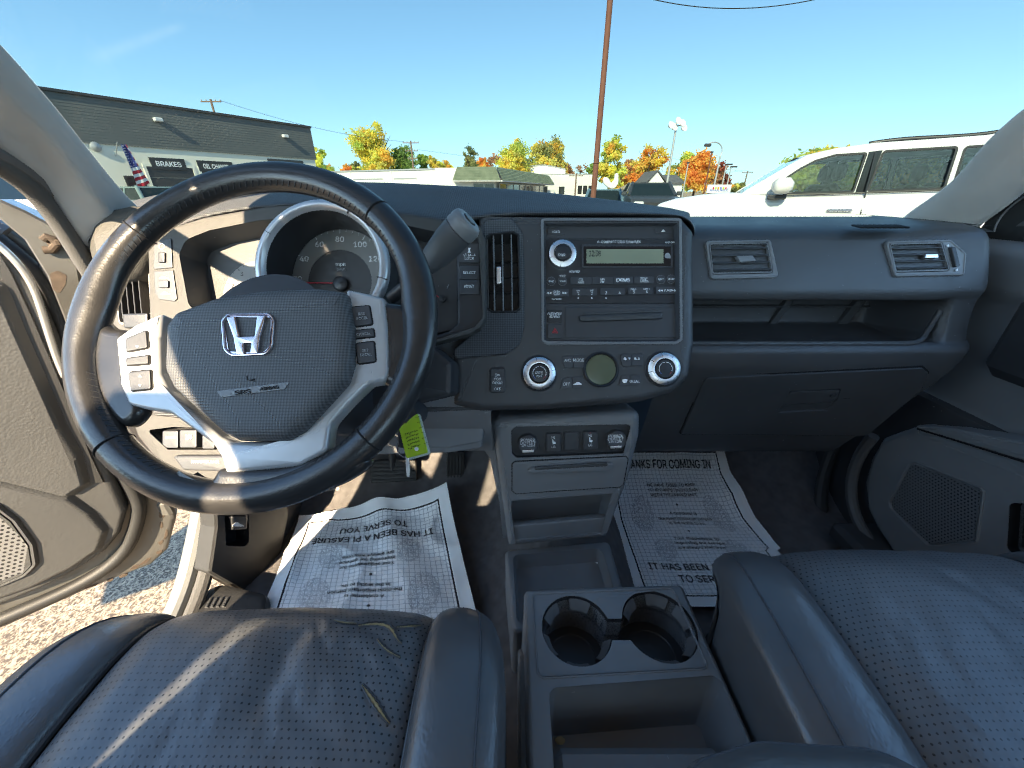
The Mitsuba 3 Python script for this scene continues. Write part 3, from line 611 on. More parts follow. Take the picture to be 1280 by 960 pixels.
# glovebox
GB = Plane(A(.55, .627, zz(-.28)), A(1, 0, 0), A(0, -.049, .19)).lift(.0045)
lid = fillet(GB.pts([(882, 473), (1154, 460.5), (1161, 467), (1152, 488), (1084, 545), (851, 543)]), [.008, .006, .008, .03, .01, .004])
hol = fillet(GB.pts([(988, 489), (1051, 486.5), (1046, 501), (1034, 513), (973, 516), (978, 508)]), .002)
gl = obj('glovebox_lid', solid(GB, lid, [(0, -.012), (0, -.0015), (.0006, -.0004), (.002, 0)], [hol]), PL, dash, label='closed glovebox lid with latch and lock')
obj('lid_gap', solid(GB, offs(ccw(lid), -.003), [(0, -.006), (0, -.0035), (.0002, -.0030)], [offs(ccw(lid), .0004)]), BLKM, gl)
obj('latch_recess', pocket(GB, hol, -.0006, .022, taper=.004), PL, gl)
obj('latch', slab(GB, fillet(GB.pts([(989, 490), (1050, 487.6), (1046.5, 499), (1035, 503), (977, 506.5)]), .002), -.008, .0002, .0012), PL, gl)
c = GB.px(1041.5, 493.5)
obj('lock', lathe(GB, *c, [(.0055, -.002), (.0055, .0015), (.0045, .002), (.004, -.0005), (.0001, -.001)], 24), BLK, gl)
obj('lock_groove', bar(GB.w(*GB.px(1052, 498), 0), GB.w(*GB.px(1062, 497.7), 0), .0012, .001), BLKM, gl)
# ---- lower driver panels
rows = []
for x in np.linspace(-.60, -.035, 9):
    rows.append([A(x, .66, zz(-.21)), A(x, .575, zz(-.26)), A(x, .556, zz(-.30)), A(x, .548, zz(-.335)), A(x, .556, zz(-.385)), A(x, .575, zz(-.425)), A(x, .61, zz(-.445)), A(x, .95, zz(-.45))])
s, _ = surf(rows, 20, 50)
obj('knee_panel', s, PLM, dash, smooth=45)
kp2 = DP(.655)
obj('knee_cover', slab(kp2, kp2.pts([(398, 520), (606, 520), (603, 552), (560, 560), (398, 556)]), -.03, 0, .003, r=.006), PLM, dash)
kp3 = DP(.665)
obj('knee_cover_lower', slab(kp3, kp3.pts([(398, 535), (604, 529), (602, 560), (560, 566), (398, 570)]), -.03, 0, .003, r=.004) , PLM, dash)
obj('trim_strip', slab(DP(.635), DP(.635).pts([(396, 511), (618, 503), (620, 512), (396, 520)]), -.03, 0, .003, r=.002), PL, dash)
c = kp2.px(442, 536.5); obj('panel_clip', lathe(kp2, *c, [(.004, -.001), (.004, .001), (.0001, .0012)], 14), BLK, dash)
# switch panel beside the instruments and the panel under it
BZ = DP(.588)
outer = fillet(BZ.pts([(186, 396), (184, 312), (190, 297), (210, 285), (255, 271), (332, 257.5), (410, 253), (480, 262), (560, 276), (600, 281), (607, 300), (607, 398), (600, 410), (586, 418), (540, 430), (430, 434), (240, 440), (190, 430)]), .006)
pod = fillet(BZ.pts([(224, 318), (232, 300), (262, 288), (322, 276), (400, 268), (470, 274), (545, 290), (600, 296), (603, 398), (590, 412), (545, 424), (430, 426), (300, 420), (236, 382)]), [.012, .022, .03, .03, .03, .03, .03, .012, .012, .02, .02, .02, .02, .016])
ic = obj('instrument_panel', solid(BZ, outer, [(0, -.03), (0, -.004), (.0012, -.001), (.004, 0)], [pod]), BEZ, dash, smooth=45, label='instrument surround with gauges, switches and silver ring')
obj('pod_wall', pocket(BZ, pod, -.001, .060, taper=.008), PL, ic)
for pts, nm in (([(193.5, 303), (199, 300), (215, 298.5), (217, 335), (193, 337)], 'switch_plate'), ([(193.5, 339), (217.5, 337.5), (222.5, 374), (219, 377), (200, 374.5), (195, 366)], 'switch_plate')):
    obj(nm, slab(BZ, fillet(BZ.pts(pts), .002), -.002, .002, .0012), BTN, ic)
B2 = BZ.lift(.002)
obj('dimmer_wheel', slab(B2, quad(B2, 199, 316, 207.7, 328.6), -.001, .003, .0015, r=.0015), BLK, ic)
obj('rocker', slab(B2, quad(B2, 199, 351, 212, 360), -.001, .003, .001, r=.002), BTN, ic)
cc = B2.px(202.5, 308); obj('symbol', ring_tube(B2.w(*cc, .0003), RT, UPV, .0042, .0005, 24, 6), INK, ic, smooth=False)
for pts in ([(199, 348.5), (201, 346.8), (203.4, 345.3), (206.4, 345.3), (208.6, 346.8), (211, 347.2), (211, 348.8)], [(201, 368), (203, 366.4), (205, 365), (208, 365), (210, 366.4), (212.6, 366.8), (212.6, 368.2)]):
    obj('symbol', slab(B2, B2.pts(pts), 0, .0005, .0001), INK, ic, smooth=False)
# gauge face and clear lens
GF = DP(.632)
def face(pts, mat, nm): return obj(nm, slab(GF, fillet(GF.pts(pts), .01), -.004, 0, .002), mat, ic)
FACE = m('gauge_face', two(prin((.045, .046, .048), .5)))
FACEL = m('gauge_band', two(prin((.19, .187, .18), .5)))
face([(255, 300), (330, 292), (480, 290), (545, 300), (592, 318), (590, 408), (540, 418), (300, 416), (262, 380)], FACE, 'gauge_plate')
def dial(x, y, R, nums, a0, a1, span, ink, hnum, band=True, nm='dial', r0=.68):
    g = GF.lift(.0012); c = g.px(x, y); k = GF.px(1, 0)[0] - GF.px(0, 0)[0]
    t = np.radians(np.linspace(a0, a1, 50))
    if band:
        o = np.stack([c[0] + R * k * np.cos(t), c[1] + R * k * np.sin(t)], 1); i_ = np.stack([c[0] + R * r0 * k * np.cos(t), c[1] + R * r0 * k * np.sin(t)], 1)
        obj(nm, slab(g, np.vstack([o, i_[::-1]]), -.001, 0.0004, .0003), FACEL, ic, smooth=False)
    n = len(nums); tk = []
    for q in range((n - 1) * span + 1):
        a = math.radians(a0 + (a1 - a0) * q / ((n - 1) * span)); d = A(math.cos(a), math.sin(a)); big = q % span == 0
        r1 = R * k * .99; r2 = R * k * (.90 if big else .94)
        tk.append(bar(g.w(*(A(*c) + d * r1), .0008), g.w(*(A(*c) + d * r2), .0008), .0009 if big else .0005, .0004, up=-FW, bev=.0001))
    obj(nm + '_ticks', cat(*tk), ink, ic, smooth=False, kind='stuff')
    for q, s_ in enumerate(nums):
        if not s_: continue
        a = math.radians(a0 + (a1 - a0) * q / (n - 1)); txt(g, s_, x + math.cos(a) * R * .80, y - math.sin(a) * R * .80, hnum, ink, ic, h=.0006, name='gauge_number')
dial(425, 352, 66, ['', '20', '40', '60', '80', '100', '120', '', ''], 205, -25, 4, INK, 6.6, r0=.60)
g = GF.lift(.0012)
txt(g, 'mph', 426, 331, 4.5, INK, ic, name='gauge_lettering'); txt(g, 'km/h', 427, 337, 2.6, INKD, ic, name='gauge_lettering')
g2 = GF.lift(.006)
obj('needle', bar(g2.w(*g2.px(374, 353), 0), g2.w(*g2.px(424, 354), 0), .0022, .0015, up=-FW, bev=.0004), RED, ic, label='red speedometer needle')
cc = g2.px(425, 354.5); obj('needle_hub', lathe(g2, *cc, [(.012, -.006), (.012, .001), (.009, .003), (.0001, .0034)], 30), BLK, ic)
dial(325, 372, 46, ['', '1', '2', '3', '4', '5', '6', '7'], 215, 10, 3, INKB, 4.5, nm='rev_dial', r0=.55)
txt(g, 'x1000r/min', 322, 366, 2.2, INKB, ic, name='gauge_lettering')
dial(556, 374, 19, ['E', '', 'F'], 155, 75, 2, INKD, 3.6, band=False, nm='fuel_dial')
obj('needle', bar(g2.w(*g2.px(534, 364), 0), g2.w(*g2.px(551, 372.5), 0), .0018, .0012, up=-FW, bev=.0003), RED, ic, label='red fuel needle')
cc = g2.px(553, 373); obj('needle_hub', lathe(g2, *cc, [(.006, -.004), (.006, .001), (.0001, .002)], 24), BLK, ic)
obj('gauge_lens', slab(DP(.648), DP(.648).pts([(258, 296), (330, 286), (480, 284), (545, 293), (596, 312), (594, 410), (540, 420), (300, 418), (262, 384)]), 0, .0004, .0001), GLASSC, ic, smooth=False) if False else None
# silver hood ring round the middle gauge
SR = DP(.555); c = SR.px(400, 331); k = .555 / FOC
prof = [(70 * k, -.072), (70.5 * k, -.03), (71.5 * k, -.008), (74 * k, -.001), (77 * k, .001), (82 * k, -.001), (85 * k, -.007), (84.5 * k, -.014), (82 * k, -.02)]
obj('gauge_tunnel', lathe(SR, *c, prof[:3], 72, True), BLK, ic, smooth=30)
obj('silver_ring', lathe(SR, *c, prof[2:], 72, True), RINGM, ic, smooth=50, label='silver ring around the speedometer')
obj('ring_sleeve', lathe(SR, *c, [(82 * k, -.02), (80 * k, -.045), (78 * k, -.074)], 72, True), PL, ic, smooth=30)
for a in (148, 205, -12, 62):
    t = math.radians(a); d = A(math.cos(t), math.sin(t)); C_ = A(*c)
    obj('ring_joint', bar(SR.w(*(C_ + d * 73 * k), .0008), SR.w(*(C_ + d * 85.4 * k), -.003), .0008, .004, up=-FW, bev=.0002), BLK, ic)
# black pod right of the gauges with three switches
PB = DP(.60).lift(.001)
pb = fillet(PB.pts([(570, 300), (600, 292), (606, 300), (606.5, 398), (598, 411), (584, 417), (541, 430), (541, 420), (560, 414), (572, 404)]), .004)
obj('switch_pod', slab(PB, pb, -.03, 0, .004), BLK, ic)
for (x0, y0, x1, y1), ls in (((574.4, 305, 599.4, 329), (('VTM-4', 319), ('LOCK', 323.2))), ((574.5, 332.8, 599.6, 350), (('SELECT', 341),)), ((574.8, 350.5, 599.8, 368.6), (('RESET', 358),))):
    obj('switch', slab(PB, quad(PB, x0, y0, x1, y1), -.001, .0035, .0015, r=.002), BTN, ic)
    for s_, y in ls: txt(PB.lift(.0035), s_, 586.8, y, 2.7, INK, ic)
obj('symbol', slab(PB.lift(.0035), PB.lift(.0035).pts([(585, 310), (588.4, 310), (587.4, 313), (588.6, 316), (584.8, 316), (586, 313)]), 0, .0005, .0001), INK, ic, smooth=False)
# left outer vent with upright slats
lv = DP(.61)
lvp = fillet(lv.pts([(143, 345), (184, 330), (188, 392), (150, 404)]), .004)
v = obj('air_vent', cat(solid(lv, offs(ccw(lvp), -.004), [(0, -.02), (0, -.002), (.002, 0)], [lvp]), pocket(lv, lvp, -.001, .04)), PLL, dash)
for x in (152, 160, 168, 176): obj('slat', bar(lv.w(*lv.px(x - 3, 338), -.008), lv.w(*lv.px(x + 3, 399), -.008), .02, .002, up=RT, bev=.0006), BLK, v)
obj('side_fascia', slab(DP(.63), DP(.63).pts([(112, 320), (190, 300), (192, 440), (240, 520), (330, 600), (205, 600), (150, 470), (120, 400)]), -.05, 0, .01, r=.02), BEZ, dash)
obj('vent_wheel', slab(lv, lv.pts([(158, 393), (190, 392), (190, 410), (160, 411)]), -.01, .008, .003, r=.003), BLK, dash)
# lower switch panel seen through the wheel
LS = DP(.605)
lsp = obj('lower_switch_panel', solid(LS, fillet(LS.pts([(158, 512), (200, 508), (300, 515), (330, 560), (320, 610), (250, 602), (205, 590), (170, 545)]), .01), [(0, -.05), (0, -.004), (.004, 0)], [fillet(LS.pts([(184, 538), (215, 534), (270, 535), (272, 562), (210, 562)]), .003)]), BEZ, dash, smooth=45)
obj('switch_recess', pocket(LS, fillet(LS.pts([(184, 538), (215, 534), (270, 535), (272, 562), (210, 562)]), .003), -.001, .02), BLKM, lsp)
L2 = LS.lift(-.004)
for (x0, y0, x1, y1), ls in (((204.5, 538, 224.5, 560), (('BRAKE', 546.5),)), ((226, 537, 247.5, 559.5), (('VSA', 545), ('OFF', 548.4))), ((254, 543, 270, 561), ())):
    obj('switch', slab(L2, quad(L2, x0, y0, x1, y1), -.014, .003, .002, r=.003), BTN, lsp)
    for s_, y in ls: txt(L2.lift(.003), s_, (x0 + x1) / 2, y, 2.6, INK, lsp)
br = obj('brake_release', slab(LS, LS.pts([(222, 568), (290, 568), (290, 588), (236, 586)]), -.01, .012, .004, r=.003), BTN, lsp)
txt(LS.lift(.012), 'BRAKE RELEASE', 257, 577, 2.8, INK, lsp)
obj('vent_ledge', slab(DP(.595), DP(.595).pts([(172, 512), (215, 508), (240, 516), (220, 523), (186, 519)]), -.03, 0, .006, r=.01), WEAVE, dash)
# ------------------------------------------------------------------ steering wheel
tilt = math.radians(11)
WP = Plane(WD(319, 405, .41), RT, UPV * math.cos(tilt) + FW * math.sin(tilt))
def f_weave2(p, n, uv):
    v = p.y * float(UPV[1]) + p.z * float(UPV[2]); k = K / .0058
    return .5 + .5 * dr.sin((p.x + v) * k) * dr.sin((p.x - v) * k)
wheel = thing('steering_wheel', 'black leather steering wheel with silver spokes and chrome emblem', 'steering wheel')
wc = WP.o; Rr, rr = .1793, .0157
n1, n2 = 160, 20
t = np.arange(n1) * K / n1; a = np.arange(n2) * K / n2
rad = rr * (1 + .05 * np.cos(2 * a))
nrm = WP.n
d = np.cos(t)[:, None] * WP.u + np.sin(t)[:, None] * WP.v
# thumb rests: the section swells inwards near a quarter to three
sw_ = np.exp(-((np.sin(t) - .12) / .22) ** 2)[:, None]
P = wc + d[:, None] * (Rr + rad * np.cos(a) * (1 + .35 * sw_ * (np.cos(a) < 0)))[:, :, None] + nrm * (rad * np.sin(a) * 1.02)[None, :, None]
P = np.concatenate([P, P[:1]])
rim = grid(P, closed=True)
obj('rim', rim, LEW, wheel, smooth=True)
for ang in (143, 47, 226, 317):
    th = math.radians(ang); dd = math.cos(th) * WP.u + math.sin(th) * WP.v
    obj('rim_seam', ring_tube(wc + dd * Rr, dd, nrm, rr * 1.035, .0008, 40, 6), BLKM, wheel)
# stitching round the inside of the rim
st = []
for k in range(150):
    th = K * k / 150
    if -.45 < math.sin(th) < .42 and False: continue
    if abs(math.sin(th)) < .30 or (-1.95 < (th if th < math.pi else th - K) < -1.05): continue
    th2 = th + .018
    d1, d2 = math.cos(th) * WP.u + math.sin(th) * WP.v, math.cos(th2) * WP.u + math.sin(th2) * WP.v
    a1, a2 = math.radians(138), math.radians(160)
    q = [wc + dd * (Rr + (rr + .0006) * math.cos(x)) + nrm * (rr + .0006) * math.sin(x) for dd, x in ((d1, a1), (d1 * .5 + d2 * .5, (a1 + a2) / 2), (d2, a2))]
    st.append(tube(q, .0006, 5))
obj('stitching', cat(*st), BLK, wheel, kind='stuff')
def c2(L): return [(70 + x / 2.043, 190 + y / 2.043) for x, y in L]
def soft(pl, pts, h0, h1, b, r=0.0):
    p = fillet(pl.pts(pts), r) if r else pl.pts(pts)
    return solid(pl, p, [(b * .8, h0), (0, h0 + b * .8)] + [(b * (1 - math.cos(x)), h1 - b + b * math.sin(x)) for x in np.linspace(0, math.pi / 2, 6)])
# leather that runs from the rim on to the spokes
W1 = WP.lift(.004)
from scipy.interpolate import CubicSpline
def loop(pl, L, n=90):
    p = pl.pts(c2(L)); p = np.vstack([p, p[:1]]); d_ = np.concatenate([[0], np.cumsum(np.linalg.norm(np.diff(p, axis=0), axis=1) ** .6)])
    return CubicSpline(d_, p, bc_type='periodic')(np.linspace(0, d_[-1], n, endpoint=False))
def wrap(L, h=.006):
    b = .010; obj('spoke_leather', solid(W1, loop(W1, L), [(b * .7, -.022), (0, -.014)] + [(b * (1 - math.cos(x)), h - b + b * math.sin(x)) for x in np.linspace(0, math.pi / 2, 7)]), LEW, wheel, smooth=70)
wrap([(58, 470), (66, 420), (92, 412), (116, 432), (140, 446), (170, 452), (185, 500), (190, 570), (212, 640), (212, 664), (192, 690), (165, 700), (110, 650), (70, 570)], .0)
wrap([(820, 376), (850, 380), (880, 384), (908, 410), (925, 480), (922, 560), (900, 640), (884, 690), (866, 660), (858, 620), (846, 597), (832, 588), (830, 530), (830, 440)], .0)
wrap([(395, 838), (412, 812), (450, 806), (620, 792), (682, 772), (700, 788), (730, 792), (775, 775), (800, 790), (770, 822), (700, 858), (560, 888), (430, 885), (330, 852), (300, 830), (345, 842)], .004)
W2 = WP.lift(.008)
silv = fillet(W2.pts(c2([(148, 474), (200, 438), (270, 408), (262, 470), (262, 560), (285, 610), (415, 725), (450, 740), (575, 740), (620, 720), (735, 590), (748, 540), (738, 347), (790, 358), (838, 371), (846, 450), (848, 570), (835, 588), (800, 592), (745, 645), (700, 695), (690, 765), (620, 803), (430, 822), (418, 780), (395, 745), (290, 668), (225, 657), (180, 645), (158, 590)])), [.004, .006, .003, .01, .01, .012, .012, .006, .006, .012, .012, .01, .003, .006, .004, .01, .008, .008, .012, .012, .014, .008, .004, .004, .012, .012, .014, .012, .01, .008])
spoke = obj('spoke_trim', solid(W2, silv, [(.002, -.022), (0, -.016), (0, -.005), (.0015, -.0018), (.0045, 0)]), SILV, wheel, smooth=50, label='silver three-arm spoke trim')
W3 = WP.lift(.024)
abp = fillet(W3.pts(c2([(268, 440), (296, 402), (400, 364), (520, 346), (660, 340), (735, 350), (750, 440), (750, 535), (735, 585), (622, 708), (575, 736), (450, 736), (415, 718), (285, 600), (264, 555)])), [.01, .012, .02, .03, .02, .006, .02, .012, .015, .02, .012, .012, .02, .015, .01])
ab = obj('airbag_cover', solid(W3, abp, [(0, -.045), (0, -.012), (.0012, -.007), (.004, -.003), (.010, -.0008), (.018, 0)]), m('airbag_plastic', bump(f_weave2, .0006, prin(woven((.035, .036, .038), (.105, .109, .115), f_weave2), .5))), wheel, smooth=50)
def c2p(x, y): return (70 + x / 2.043, 190 + y / 2.043)
em_o = fillet(W3.pts(c2([(424, 430), (440, 414), (548, 412), (562, 428), (556, 500), (540, 520), (450, 524), (430, 508)])), .012)
em = obj('emblem', solid(W3, em_o, [(0, -.001), (0, .0014), (.0006, .0024), (.0014, .0026), (.002, .0022), (.0024, .001)], [offs(ccw(em_o), .003)]), CHROME, ab, smooth=40)
hL = [(440, 424), (462, 422), (474, 474), (512, 472), (518, 420), (540, 419), (526, 470), (520, 516), (500, 517), (504, 490), (484, 491), (486, 518), (466, 519), (458, 475)]
obj('emblem', slab(W3, fillet(W3.pts(c2(hL)), .0008), -.001, .0034, .0014), CHROME, ab, smooth=40)
# horn mark and the airbag plate
obj('horn_symbol', tube(W3.w(*np.array([W3.px(*c2p(x, y)) for x, y in ((488, 571), (488, 582), (496, 583), (508, 579), (508, 585), (496, 583))]).T, .0004), .0005, 6), INKB, ab, smooth=False)
obj('airbag_plate', slab(W3, fillet(W3.pts(c2([(410, 611), (598, 587), (584, 606), (424, 627)])), .001), -.0004, .0009, .0004), PLM, ab)
txt(W3.lift(.0008), 'SRS', *c2p(478, 613), 5.0, BLKM, ab, rot=6.5, wpx=19, bold=True)
txt(W3.lift(.0008), 'AIRBAG', *c2p(546, 603), 3.8, BLKM, ab, rot=6.5, wpx=22, bold=True)
W4 = W2.lift(.0008)
sym = []
for pts, r in (([(180, 478), (232, 456), (236, 500), (182, 510)], .002), ([(181, 528), (238, 520), (238, 541), (182, 545)], .001), ([(186, 563), (243, 557), (245, 605), (194, 610)], .002),
            ([(755, 397), (800, 393), (808, 440), (760, 446)], .002), ([(762, 457), (810, 452), (813, 471), (764, 476)], .001), ([(766, 490), (812, 484), (816, 535), (772, 541)], .002)):
    p = fillet(W4.pts(c2(pts)), r)
    obj('switch', slab(W4, p, -.004, .0016, .001), BTN, spoke)
    obj('switch_gap', solid(W4, offs(ccw(p), -.0012), [(0, -.002), (0, -.0002), (.0002, -.0001)], [p]), BLKM, spoke)
W5 = W4.lift(.0016)
for s_, x, y in (('RES', 781, 414), ('ACCEL', 782, 425), ('CANCEL', 787, 465), ('SET', 791, 507), ('DECEL', 792, 518)): txt(W5, s_, *c2p(x, y), 2.7, INKD, spoke, rot=5)
for x, y, s_ in ((208, 498, 1), (215, 572, -1), (215, 597, 1)):
    obj('symbol', slab(W5, W5.pts(c2([(x - 5, y - 3 * s_), (x + 5, y - 3 * s_), (x, y + 4 * s_)])), 0, .0004, .0001), INKD, spoke, smooth=False)
obj('hub', tube([WP.w(0, 0, -.015), WP.w(0, -.004, -.05), WP.w(0, -.01, -.09)], [.07, .055, .05], 32), BLK, wheel)

# ------------------------------------------------------------------ steering column, ignition key with its tag, gear lever
col = thing('steering_column', 'black steering column shroud behind the wheel with ignition barrel', 'steering column')
p0, p1 = WP.w(0, -.012, -.05), WP.w(0, -.06, -.24)
obj('shroud', tube(bez([p0, p0 * .6 + p1 * .4 + A(0, 0, -.012), p1], 24), np.linspace(.062, .078, 24), 28), BLK, col, smooth=50)
obj('column_skirt', slab(DP(.56), fillet(DP(.56).pts([(430, 470), (538, 430), (566, 452), (566, 495), (520, 506), (430, 508)]), .01), -.09, 0, .012), BLK, col, smooth=45)
ign = WD(506, 520, .50)
obj('ignition_barrel', tube([ign + FW * .06, ign], [.017, .016], 24), BLK, col)
obj('stalk', tube([WD(470, 470, .52), WD(500, 478, .50), WD(516, 470, .49)], [.009, .008, .007], 14), BLK, col)
key = thing('ignition_key', 'ignition key hanging below the wheel with a yellow-green paper tag', 'key')
kr = WD(508, 548, .49)
obj('bow', slab(Plane(kr, RT, UPV), fillet(A([-.010, -.012], [.010, -.012], [.012, .020], [-.012, .020]), .005), -.004, .004, .002), BLK, key)
obj('key_ring', ring_tube(kr + A(0, -.004, -.012), RT, UPV, .012, .0011, 30, 6), CHROME, key)
kp_ = DP(.482)
obj('blade', slab(kp_, kp_.pts([(507, 562), (511, 561), (513, 590), (512, 596), (509, 596), (508, 590)]), 0, .002, .0006), KEYM, key)
tg = DP(.478)
tp = fillet(tg.pts([(499, 535), (522, 516), (535, 566), (508, 573)]), .002)
tgk = obj('tag', slab(tg, tp, -.001, .0006, .0004), TAG, key, label='yellow-green stock tag with handwriting')
obj('tag_sleeve', slab(tg.lift(-.003), fillet(tg.pts([(500, 536), (524, 515), (538, 568), (510, 576)]), .003), 0, .0008, .0004), m('clear_sleeve', two(prin((.5, .55, .5), .2))), key)
c = tg.px(521, 561); obj('eyelet', lathe(tg, *c, [(.0026, .0005), (.0026, .0012), (.0001, .0012)], 16), INK, tgk)
r2 = np.random.default_rng(3)
for q in range(5):
    y0 = 543 + q * 4.4; L = []
    for s_ in np.linspace(0, 1, 26): L.append((507 + q * .9 + s_ * 15, y0 - s_ * 5.5 + r2.normal(0, .75)))
    obj('handwriting', tube(tg.w(*np.array([tg.px(*x) for x in L]).T, .0008), .00035, 5), INKB, tgk, smooth=False)
for q in range(6):
    obj('ruled_line', bar(tg.w(*tg.px(520 + q * 2, 522 + q * 6.5), .0008), tg.w(*tg.px(525 + q * 1.8, 520.5 + q * 6.5), .0008), .0005, .0003, up=-FW, bev=.0001), INKB, tgk)
gear = thing('gear_lever', 'column gear lever with black grip and grey end cap', 'gear lever')
g0, g1, g2, g3 = WD(516, 350, .53), WD(532, 333, .52), WD(573, 289, .495), WD(587, 276, .487)
ax = unit(g3 - g1)
obj('shaft', tube([WD(490, 372, .56), g0, g1], [.009, .008, .0075], 16), BLK, gear, smooth=True)
obj('boot', tube([g0, g1 - ax * .006], [.012, .010], 18), BLK, gear)
prof = [(g1 - ax * .004, .010), (g1 + ax * .001, .0135), (g1 + ax * .02, .0175), (g1 + (g2 - g1) * .7, .0208), (g2, .0215), (g2 + ax * .001, .0215)]
obj('grip', tube([q for q, _ in prof], [r for _, r in prof], 30), m('grip_plastic', bump(f_grain, .0007, prin((.075, .078, .083), .45))), gear, smooth=40)
capm = [(g2 + ax * .0015, .0205), (g2 + ax * .002, .0217), (g2 + ax * .014, .0215), (g2 + ax * .019, .0195), (g2 + ax * .021, .0165), (g2 + ax * .0205, .012), (g2 + ax * .0205, .0001)]
obj('end_cap', tube([q for q, _ in capm], [r for _, r in capm], 30), PLM, gear, smooth=35, label='grey end cap of the gear lever')
obj('release_button', tube([g2 + ax * .020, g2 + ax * .0225], [.0105, .009], 24), BLK, gear)

# ------------------------------------------------------------------ pedals
brk = thing('brake_pedal', 'wide ribbed black brake pedal under the dashboard', 'pedal')
pp = Plane(WY(490, 589, .86), A(1, 0, 0), A(0, .55, .84))
pr_ = fillet(pp.pts([(461, 576), (519, 573), (521, 601), (463, 604)]), .006)
obj('pad', slab(pp, pr_, -.012, 0, .003), RUBD, brk)
for y in (579.5, 584.5, 589.5, 594.5, 599.5): obj('rib', bar(pp.w(*pp.px(464, y + .8), .001), pp.w(*pp.px(518, y - .8), .001), .004, .004, up=pp.n, bev=.001), RUBD, brk)
obj('arm', tube([pp.w(0, 0, -.01), pp.o + A(0, .06, .15), pp.o + A(0, .12, .35)], .010, 10), BLK, brk)
acc = thing('accelerator_pedal', 'narrow upright accelerator pedal with lengthwise ribs', 'pedal')
pa = Plane(WY(569, 585, .88), A(1, 0, 0), A(0, .45, .89))
obj('pad', slab(pa, fillet(pa.pts([(558, 565), (580, 565), (580, 602), (557, 603)]), .004), -.012, 0, .003), RUBD, acc)
for x in (560.5, 564.5, 568.5, 572.5, 576.5): obj('rib', bar(pa.w(*pa.px(x, 566), .001), pa.w(*pa.px(x - .3, 601), .001), .003, .004, up=pa.n, bev=.001), RUBD, acc)
obj('arm', tube([pa.w(0, 0, -.01), pa.o + A(0, .08, .15), pa.o + A(0, .12, .35)], .008, 10), BLK, acc)
fr = Plane(WY(392, 640, .80), A(1, 0, 0), A(0, .6, .8))
foot = thing('footrest', 'worn grey footrest plate left of the pedals', 'footrest')
obj('plate', slab(fr, fillet(fr.pts([(372, 612), (425, 608), (420, 664), (366, 668)]), .006), -.02, 0, .004), PLL, foot)
for i in range(3):
    for j in range(5):
        c = fr.px(382 + i * 13, 618 + j * 9); obj('stud', lathe(fr, *c, [(.004, -.001), (.003, .002), (.0001, .0024)], 10), RUB, foot)

# ------------------------------------------------------------------ paper floor mats
def f_paper(p, n, uv):
    x, y = uv.x, uv.y                                     # metres on the sheet, centred
    W, H = .185, .235
    inx, iny = dr.abs(x) - W, dr.abs(y) - H
    edge = dr.maximum(inx, iny)
    border = (edge < 0) & (edge > -.004)
    gx = dr.abs(x / .0125 - dr.round(x / .0125)); gy = dr.abs(y / .0125 - dr.round(y / .0125))
    g = (edge < -.004) & (dr.minimum(gx, gy) < .06)
    def foot(cx, cy, a, b, sl):
        X = x - cx - sl * (y - cy); Y = y - cy
        return (X / a) ** 2 + (Y / b) ** 2 < 1
    ft = foot(-.115, .045, .034, .062, .10) | foot(-.09, -.085, .030, .04, .10) | foot(.115, .045, .034, .062, -.10) | foot(.10, -.085, .030, .04, -.10)
    dots = ft & (dr.abs(2 * noise(x * 520, y * 520, 3.0) - 1) < .26)
    base = mix((.88, .88, .87), (.80, .80, .79), fbm(x * 14, y * 14, 5.0, 3))
    c = dr.select(g, mi.Color3f(.40, .41, .43), base)
    c = dr.select(dots, mi.Color3f(.36, .36, .37), c)
    return dr.select(border, mi.Color3f(.02, .02, .022), c)
PAPER = m('paper', two({'type': 'diffuse', 'reflectance': mikit.proc(f_paper)}))
